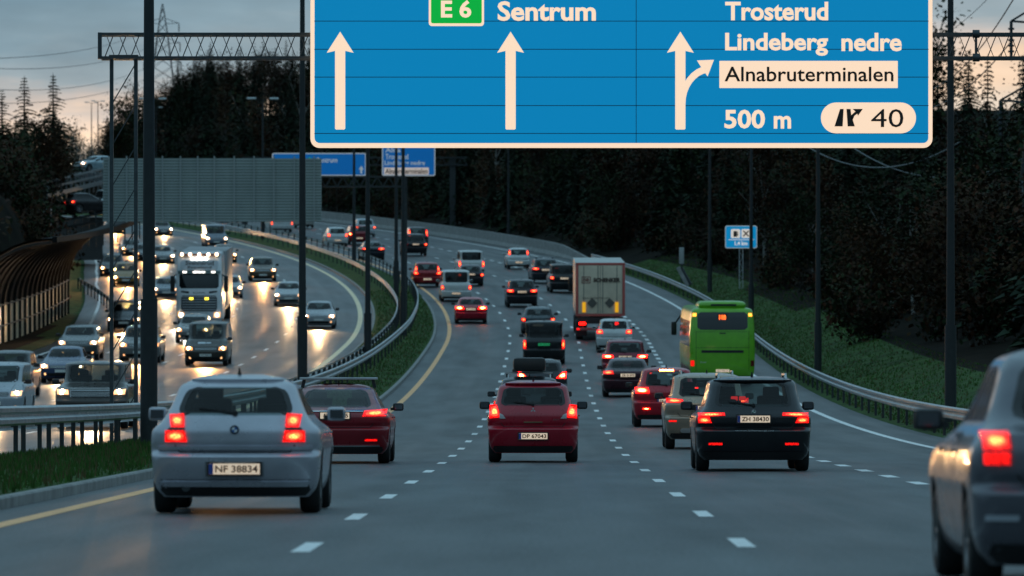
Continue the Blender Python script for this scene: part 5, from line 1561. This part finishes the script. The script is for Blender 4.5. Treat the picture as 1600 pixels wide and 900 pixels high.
# ---- lamp posts
POLE = M('lamp post steel', (.020, .024, .026), .6, .2, noise=.15)
LAMPM = M('lamp head', (.62, .66, .66), .5)
def lamp_proto(h, r0):
    r_ = thing('street_lamp', '', 'street lamp', (0, 0, 0), group='lamp posts along the motorway')
    t = MB(); t.cyl((0, 0, -.6), (0, 0, 2.2), r0, r0, POLE, 14); t.cyl((0, 0, 2.2), (0, 0, h), r0 * .74, r0 * .42, POLE, 14); t.build('post', r_, 40)
    for s_ in (-1, 1):
        t = MB(); t.bar((0, 0, h - .05), (s_ * .65, 0, h + .12), .06, POLE); t.build('arm', r_)
        t = MB(); t.box((s_ * 1.0, 0, h + .13), (.78, .34, .17), LAMPM, .06); t.build('lamp_head', r_, 40)
    return r_
proto = lamp_proto(12.2, .165)
first = True
lampl = {114: 'thickest black lamp post, rising by the silver hatchback and the gantry legs', 196: 'black lamp post passing just beside the large sign edge', 258: 'black lamp post in the median standing on the grass loop',
         304: 'black lamp post of a close pair under the far blue sign', 369: 'farther black lamp post of the close pair under the far blue sign', 434: 'thin far lamp post by the white hatchback beyond the median', 520: 'grey double headed lamp post whose lamps show against the wooded hill', 602: 'double headed lamp post nearest to the pylon, over the sign back'}
for y, lab in lampl.items():
    u = E0 + {114: -2.56, 196: -3.0, 258: -2.72, 304: -2.28}.get(y, -2.5)
    p = gpos(u, y)
    k = proto if first else copy_tree(proto, p)
    k.location = p; k['label'] = lab; k.rotation_euler = (0, 0, -math.atan(lslope(y))); k.scale = (1.0, 1.0, 1.28) if y < 200 else (1, 1, 1); first = False
for px, y, lab in ((1485, 168, 'dark lamp post beside the grey blue saloon, at the foot of the grass bank'), (1278, 250, 'dark lamp post on the grass bank right of the green coach'), (1174, 330, 'thin dark lamp post passing in front of the service sign'), (1110, 378, 'thin dark post in the wood left of the service sign'), (797, 508, 'grey lamp post behind the barrier above the tiny white city car')):
    x = (px - 800) * y / F; u = x - lx(y)
    copy_tree(proto, gpos(u, y, .0), 0, (1, 1, 1.25) if y < 200 else (.95 if y < 500 else .85), lab)
for px, d, lab in ((143, 705, 'left one of two thin lamp posts against the pale sunset sky'), (153, 690, 'right one of two thin lamp posts against the pale sunset sky'), (244, 640, 'lamp post half hidden by the thickest black post'), (70, 480, 'lamp post in front of the dark spruces')):
    p = at(px, {143: 262, 153: 262, 244: 262, 70: 300}[px], d); copy_tree(proto, p, .5, (p.z * 0 + 1) * {143: .63, 153: .63, 244: .53, 70: .50}[px], lab)
r_ = thing('street_lamp', 'short lamp with a broad pale oval head in the dark bank', 'street lamp', at(39, 345, 408)); t = MB(); t.box((0, 0, 1.40), (1.3, .5, .36), LAMPM, .16); t.build('lamp_head', r_, 40)
t = MB(); t.cyl((0, 0, -2), (0, 0, 1.3), .07, .06, POLE, 8); t.build('post', r_)
# football goal on the lawn beyond the wood edge
r_ = thing('football_goal', 'pale empty football goal frame in the dark clearing', 'goal', at(1534, 365, 420)); t = MB(); w = 2.5; z = 1.65
GP = M('goal paint', (.16, .19, .19), .5)
for a, b in (((-1.6, 0, 0), (-1.6, 0, z)), ((1.0, 0, 0), (1.0, 0, z)), ((-1.6, 0, z), (1.0, 0, z)), ((-1.6, 1, 0), (-1.6, 0, z)), ((1.0, 1, 0), (1.0, 0, z)), ((-1.6, 1, 0), (1.0, 1, 0))): t.bar(a, b, .07, GP)
t.build('frame', r_)

# ---- pylons and wires
PYL = M('pylon steel', (.05, .06, .065), .6, .3)
def pylon(label, base, H_, w0, arms, rz=0.0):
    r_ = thing('pylon', label, 'pylon', base, (0, 0, rz)); t = MB()
    W_ = lambda z: w0 * (1 - z / H_) ** .85 / 2 + .12 * (1 - z / H_)
    n = 13; zs = [H_ * (1 - (1 - i / n) ** 1.35) for i in range(n + 1)]; zs[-1] = H_ - .1
    for a, b in zip(zs[:-1], zs[1:]):
        p, q = W_(a), W_(b)
        for sx, sy in ((1, 1), (1, -1), (-1, -1), (-1, 1)): t.bar((sx * p, sy * p, a), (sx * q, sy * q, b), .13, PYL)
        for s_ in (-1, 1):
            t.bar((-p, s_ * p, a), (q, s_ * q, b), .07, PYL); t.bar((p, s_ * p, a), (-q, s_ * q, b), .07, PYL)
            t.bar((s_ * p, -p, a), (s_ * q, q, b), .07, PYL)
    t.build('tower', r_)
    for z, l in arms:
        p = W_(z)
        for s_ in (-1, 1):
            t = MB(); t.bar((s_ * p, 0, z + .9), (s_ * l, 0, z + .1), .09, PYL); t.bar((s_ * p, 0, z), (s_ * l, 0, z + .1), .09, PYL)
            m = (p + l) / 2; t.bar((s_ * m, 0, z + .05), (s_ * m * .9, 0, z + .55), .06, PYL); ca = t.build('cross_arm', r_)
            t = MB(); t.cyl((s_ * l, 0, z + .1), (s_ * l, 0, z - 1.5), .07, .07, PYL, 6)
            for k in range(5): t.cyl((s_ * l, 0, z - .2 - k * .25), (s_ * l, 0, z - .28 - k * .25), .14, .14, PYL, 8)
            t.build('insulator', ca)
    return r_
DP = 1050.0
sp = F / DP
pb = at(254, 235, DP)
pylon('tall lattice power pylon rising behind the wooded hill', pb, (235 - 5) / sp, 6.4, [((235 - 37) / sp, 2.9), ((235 - 68) / sp, 3.1), ((235 - 98) / sp, 3.3)], .0)
DQ = 262.0
qb = at(1655, 560, DQ)
q_arm = at(1580, 33, DQ)
pylon('steel pylon out beyond the wood edge, one arm with its insulator in view', qb, q_arm.z - qb.z + 6, 4.4, [(q_arm.z - qb.z - .1, qb.x - q_arm.x), (q_arm.z - qb.z - 3.6, 2.6)], .0)
WIRE = M('wire', (.03, .034, .036), .5, .4)
WIREP = M('pale wire', (.10, .115, .12), .4, .6)
def wire(label, a, b, sag, r, mat=WIRE):
    pts = [a.lerp(b, i / 24) - Vector((0, 0, sag * 4 * (i / 24) * (1 - i / 24))) for i in range(25)]
    t = MB(); t.tube([p - a for p in pts], r, mat, 5); o = t.build('power_cable'); o.location = a
    return tag(o, label, 'cable')
tip = lambda i: at((234, 278, 280)[i], (50, 50, 82)[i], DP)
wire('upper dark cable crossing the grey sky towards the pylon', at(-60, 92, 560), at(229, 50, DP), 1.2, .035)
wire('second dark cable crossing the sky under the upper one', at(-60, 104, 560), at(228, 76, DP), 1.4, .035)
wire('lower dark cable just over the spruce tops', at(-60, 136, 560), at(228, 106, DP), 1.6, .035)
wire('lowest dark cable, skimming the spruce tops', at(-60, 160, 560), at(238, 118, DP), 1.6, .035)
wire('thick dark cable rising steeply past the sign edge to the picture corner', at(1440, 143, 330), at(1600, -30, 240), 1.0, .028)
wire('thick dark cable from the insulator down behind the sign edge', at(1400, 168, 350), at(1582, 62, 262), 1.2, .028)
wire('pale slack cable hanging in front of the dark wood', at(1255, 225, 330), at(1500, 222, 300), 1.3, .030, WIREP)
wire('longer pale slack cable looping before the wood towards the insulator', at(1335, 232, 320), at(1640, 225, 285), 1.6, .030, WIREP)
wire('faint high cable across the sky corner right of the sign', at(1440, 70, 420), at(1560, -20, 330), .5, .018)

# ================================================================ TREES
BARK = M('bark', (.035, .028, .022), .9, noise=.3)
BIRCH = M('birch bark', (.26, .25, .23), .8, noise=.4, nscale=5)
NEED = [M('spruce needles', (.012, .024, .012), .8, rnd=.35, noise=.3, nscale=.6, spec=.15), M('spruce needles pale', (.020, .034, .016), .8, rnd=.35, noise=.3, nscale=.6, spec=.15)]
LEAFA = [M('autumn leaves', (.036, .021, .009), .8, rnd=.4, noise=.3, nscale=.7, spec=.1), M('autumn leaves rusty', (.046, .017, .008), .8, rnd=.4, noise=.3, nscale=.7, spec=.1)]
LEAFG = [M('olive leaves', (.022, .030, .012), .8, rnd=.4, noise=.3, nscale=.7, spec=.1), M('dull green leaves', (.020, .034, .014), .8, rnd=.4, noise=.3, nscale=.7, spec=.1)]
def proto_tree(name, label, kind, seed):
    random.seed(seed)
    r_ = thing(name, label, 'tree', (0, -500, -50))
    if kind == 'spruce':
        H_ = 14.0
        t = MB(); t.cyl((0, 0, -1), (0, 0, H_ * .97), .2, .03, BARK, 8); t.build('trunk', r_)
        t = MB(); z = .9
        while z < H_:
            k = 1 - z / H_; R_ = 2.7 * k ** .85 + .12; nb = 7 if k > .3 else 5
            for i in range(nb):
                a = random.uniform(0, 6.283); l = R_ * random.uniform(.55, 1.15)
                if random.random() < .10: continue
                dx, dy = math.cos(a), math.sin(a); droop = .30 + .3 * k
                mat = NEED[0] if random.random() < .6 else NEED[1]
                for j in range(5):
                    q = (j + .5) / 5; p = Vector((dx * l * q, dy * l * q, z - droop * l * q * q))
                    w = (.22 + .30 * (1 - q)) * (.5 + .5 * k) + .06
                    sx, sy = -dy * w, dx * w; e = l / 5 * 1.4
                    tw = random.uniform(-.12, .12)
                    t.add([p + Vector((sx, sy, -.10 + tw)), p + Vector((-sx, -sy, -.10 - tw)), p + Vector((dx * e, dy * e, -droop * e * q - .1)), p + Vector((0, 0, -.35 * w - .25 * k))], [(0, 2, 1), (0, 3, 2), (1, 2, 3)], mat)
            z += .30 + .16 * k
        t.add([(0, 0, H_ + .3), (.06, 0, H_ - .6), (-.06, .04, H_ - .6)], [(0, 1, 2)], NEED[0])
        t.build('crown', r_)
    else:
        H_ = 12.0; bare = kind == 'bare'
        bk = BIRCH if kind in ('birch', 'bare') else BARK
        tr = MB(); top = Vector((random.uniform(-.4, .4), random.uniform(-.4, .4), H_ * .62)); tr.cyl((0, 0, -1), top, .19, .09, bk, 8)
        cr = MB(); limbs = []
        for i in range(13):
            f0 = random.uniform(.28, 1.0); p = top * f0; a = random.uniform(0, 6.283); l = random.uniform(1.4, 3.2) * (1.15 - .4 * f0)
            e = p + Vector((math.cos(a) * l, math.sin(a) * l, random.uniform(.8, 3.0) + (1.6 if f0 > .8 else 0)))
            tr.cyl(p, e, .06, .018, bk, 5); limbs.append((p, e))
            for j in range(4 if bare else 2):
                q = p.lerp(e, random.uniform(.3, 1)); e2 = q + Vector((random.uniform(-1, 1), random.uniform(-1, 1), random.uniform(.3, 1.6)))
                tr.cyl(q, e2, .022, .006, bk, 4); limbs.append((q, e2))
        tr.build('trunk', r_)
        lv = LEAFA if kind in ('autumn',) else LEAFG
        if kind == 'birch': lv = [LEAFA[0], LEAFG[0]]
        n = 420 if bare else 2100
        for i in range(n):
            p, e = random.choice(limbs); c = p.lerp(e, random.uniform(.35, 1.1))
            s_ = .75 if not bare else .5
            c = c + Vector((random.gauss(0, s_), random.gauss(0, s_), random.gauss(0, s_ * .7)))
            w = random.uniform(.10, .24); a = Vector((random.gauss(0, 1), random.gauss(0, 1), random.gauss(0, 1))).normalized(); b = a.cross(Vector((0, .3, 1))).normalized()
            cr.add([c - a * w, c + b * w * .7, c + a * w, c - b * w * .7], [(0, 1, 2, 3)], lv[0] if random.random() < .6 else lv[1])
        cr.build('crown', r_)
    return r_
def proto_shrub(seed):
    random.seed(seed)
    r_ = thing('shrub', '', 'shrub', (0, -500, -50)); st = MB(); cr = MB()
    for i in range(9):
        e = Vector((random.gauss(0, .9), random.gauss(0, .9), random.uniform(.8, 2.4))); st.cyl((0, 0, -.3), e, .03, .01, BARK, 4)
        for k in range(70):
            c = e * random.uniform(.3, 1.1) + Vector((random.gauss(0, .35), random.gauss(0, .35), random.gauss(0, .3))); w = random.uniform(.07, .17)
            a = Vector((random.gauss(0, 1), random.gauss(0, 1), random.gauss(0, 1))).normalized(); b = a.cross(Vector((0, .3, 1))).normalized()
            cr.add([c - a * w, c + b * w * .7, c + a * w, c - b * w * .7], [(0, 1, 2, 3)], (LEAFA + LEAFG)[(i + (k % 7 == 0)) % 4])
    st.build('stem', r_); cr.build('foliage', r_)
    return r_
PT = {'spruce': [proto_tree('spruce', '', 'spruce', 11 + i) for i in range(4)], 'autumn': [proto_tree('leafy_tree', '', 'autumn', 31 + i) for i in range(3)],
      'olive': [proto_tree('leafy_tree', '', 'olive', 41 + i) for i in range(2)], 'birch': [proto_tree('birch', '', 'birch', 51 + i) for i in range(2)], 'bare': [proto_tree('birch', '', 'bare', 61 + i) for i in range(2)]}
SHR = [proto_shrub(71 + i) for i in range(3)]
used = set()
random.seed(99)
def plant(kind, x, y, sc, label, group, sink=.2, z=None):
    src = random.choice(PT[kind] if kind in PT else SHR)
    u = x - lx(y)
    if z is None:
        zz = zp(y) + gh(u, y) - sink
    else: zz = z
    if isinstance(sc, tuple): s3 = sc
    else: s3 = (sc * random.uniform(.9, 1.15), sc * random.uniform(.9, 1.15), sc)
    if src.name not in used:
        used.add(src.name); src.location = (x, y, zz); src.rotation_euler = (0, 0, random.uniform(0, 6.28)); src.scale = s3; src['label'] = label; src['group'] = group
    else: copy_tree(src, (x, y, zz), random.uniform(0, 6.28), s3, label, group)
KIND_R = {'spruce': 'dark green spruce in the wood beyond the grass bank', 'autumn': 'rusty autumn leaved tree in the wood beyond the grass bank', 'olive': 'dull olive green leafy tree in the wood beyond the grass bank', 'birch': 'pale stemmed birch in the wood beyond the grass bank'}
KIND_B = {'spruce': 'dark spruce standing behind the concrete barrier of the bend', 'autumn': 'rusty autumn tree standing behind the concrete barrier of the bend', 'olive': 'olive leafy tree standing behind the concrete barrier of the bend', 'birch': 'slim pale birch standing behind the concrete barrier of the bend'}
KIND_H = {'spruce': 'small spruce on the wooded hill below the pylon', 'autumn': 'brown autumn tree on the wooded hill below the pylon', 'olive': 'olive leafy tree on the wooded hill below the pylon', 'birch': 'thin birch on the wooded hill below the pylon'}
def pick(w): return random.choices(('spruce', 'autumn', 'olive', 'birch'), w)[0]
# wood on the bank, nearest rows first, thicker behind
rows = [(7.4, 235, 450, 8.5, .58), (9.5, 215, 450, 8.5, .70), (14, 215, 460, 9.5, .74), (20, 240, 480, 10.5, .76), (28, 270, 500, 13, .78), (38, 320, 520, 18, .80)]
for off, y0, y1, st, sc in rows:
    y = y0 + random.uniform(0, st)
    while y < y1:
        yy = y + random.uniform(-2.5, 2.5); xx = lx(yy) + edgeR(yy) + off + random.uniform(-1.5, 1.5)
        if not (off > 8 and 1480 < 800 + xx * F / yy < 1600 and yy > 395 and yy < 440):
            k = pick((4, 3, 2, 1) if off > 8 else (.5, 3, 3, 1)); plant(k, xx, yy, sc * random.uniform(.8, 1.15), KIND_R[k], k + ' trees in the wood beyond the bank')
        y += st
rows = [(4.2, 452, 700, 9, .62), (8.5, 452, 720, 10, .85), (15, 460, 730, 12, 1.05), (24, 470, 740, 15, 1.2), (36, 500, 760, 20, 1.3)]
for off, y0, y1, st, sc in rows:
    y = y0 + random.uniform(0, st)
    while y < y1:
        yy = y + random.uniform(-3, 3); xx = lx(yy) + 14.5 + off + random.uniform(-1.5, 1.5)
        k = pick((5, 3, 2, 1.2)); plant(k, xx, yy, sc * random.uniform(.8, 1.15), KIND_B[k], k + ' trees behind the concrete barrier')
        y += st
# wooded hill far ahead
for i in range(196):
    yy = random.uniform(750, 930); xx = random.uniform(-56, 0) if i < 160 else random.uniform(-60, -44)
    k = pick((5, 2.5, 2, 1)); sc = random.uniform(.58, .86) * (.75 if xx < -50 else 1.0)
    plant(k, xx, yy, sc, KIND_H[k], k + ' trees on the hill')
# the two tall spruces and their neighbours against the sunset
for px, top, base, d, lab in ((38, 120, 330, 455, 'tall ragged spruce with sky showing through, the more open of the two in the corner'), (83, 117, 330, 445, 'tall dense spruce standing against the pale sunset sky'), (3, 140, 330, 440, 'dark spruce at the very edge of the picture, over the bank'), (-20, 150, 340, 430, 'dark spruce half out of the picture beside the bank'), (60, 190, 330, 452, 'shorter spruce between the two tall ones')):
    p = at(px, base, d); sc = (base - top) * d / F / 14.0
    plant('spruce', p.x, p.y, (sc * 1.45, sc * 1.45, sc), lab, 'spruces above the bank', z=p.z)
for i in range(26):
    d = random.uniform(425, 475); px = random.uniform(-30, 96); p = at(px, random.uniform(300, 345), d); k = random.choice(('olive', 'autumn', 'spruce'))
    plant(k, p.x, p.y, random.uniform(.36, .6), {'olive': 'low dark leafy tree under the tall spruces', 'autumn': 'low rusty tree under the tall spruces', 'spruce': 'young spruce under the tall spruces'}[k], k + ' undergrowth trees below the tall spruces', z=p.z)
for px, top, d in ((103, 205, 700), (112, 196, 720), (121, 208, 710), (131, 202, 720), (140, 212, 700), (158, 214, 705), (167, 200, 700), (176, 190, 690), (186, 176, 690), (196, 160, 700), (205, 152, 700), (214, 150, 715), (224, 146, 720), (95, 190, 640), (108, 218, 640), (126, 222, 660), (148, 226, 660), (180, 205, 650), (192, 190, 650)):
    p = at(px, 285, d); k = 'bare' if px < 172 else random.choice(('autumn', 'olive', 'spruce')); sc = (285 - top) * d / F / (10.6 if k != 'spruce' else 14)
    plant(k, p.x, p.y, sc, 'thin half bare birch against the sunset sky' if k == 'bare' else 'dark tree on the hill flank by the gantry leg', ('half bare birches' if k == 'bare' else 'trees on the hill flank'), z=p.z)
# undergrowth
for i in range(70):
    yy = random.uniform(230, 690); xx = lx(yy) + (edgeR(yy) + 4.6 if yy < 450 else 16.4) + abs(random.gauss(0, 2.4))
    plant('shrub', xx, yy, random.uniform(.7, 1.3), 'low brownish shrub at the edge of the wood along the road', 'shrubs at the wood edge', .1)
for i in range(30):
    yy = random.uniform(350, 470); p = RP(interp(LEFTEDGE, yy) - random.uniform(3, 13), yy); plant('shrub', p.x, p.y, random.uniform(.7, 1.2), 'low dark shrub on the bank behind the noise barrier', 'shrubs on the bank', .1)

for i in range(24):
    yy = random.uniform(284, 346); p = RP(interp(LEFTEDGE, yy) - random.uniform(6.0, 12), yy)
    plant('shrub', p.x, p.y, random.uniform(1.0, 1.7), 'low dark shrub on the bank behind the noise barrier', 'shrubs on the bank', .1)
for i in range(26):
    yy = random.uniform(352, 430); p = RP(interp(LEFTEDGE, yy) - random.uniform(1.5, 9), yy)
    plant('shrub', p.x, p.y, random.uniform(.9, 1.7), 'low dark shrub on the bank behind the noise barrier', 'shrubs on the bank', .1)
# ---- traffic on the side road up on the bank
def side_car(label, px, py, d, kind, col, yaw, tail=False):
    v = vehicle('car' if kind != 'van' else 'van', label, 'car' if kind != 'van' else 'van', 800, 150, kind, col, view='rear' if tail else 'front', metal=.2, power=.3)
    v.location = at(px, py, d); v.rotation_euler = (0, 0, math.radians(yaw)); return v
side_car('pale blue car passing on the side road against the birches', 118, 268, 500, 'hatch', (.30, .40, .44), 140)
side_car('dark car with one red lamp on the side road above the noise barrier', 104, 333, 425, 'micro', (.012, .010, .012), -62, True)
side_car('pale van on the side road under the bridge parapet', 150, 335, 443, 'van', (.30, .36, .36), 158)
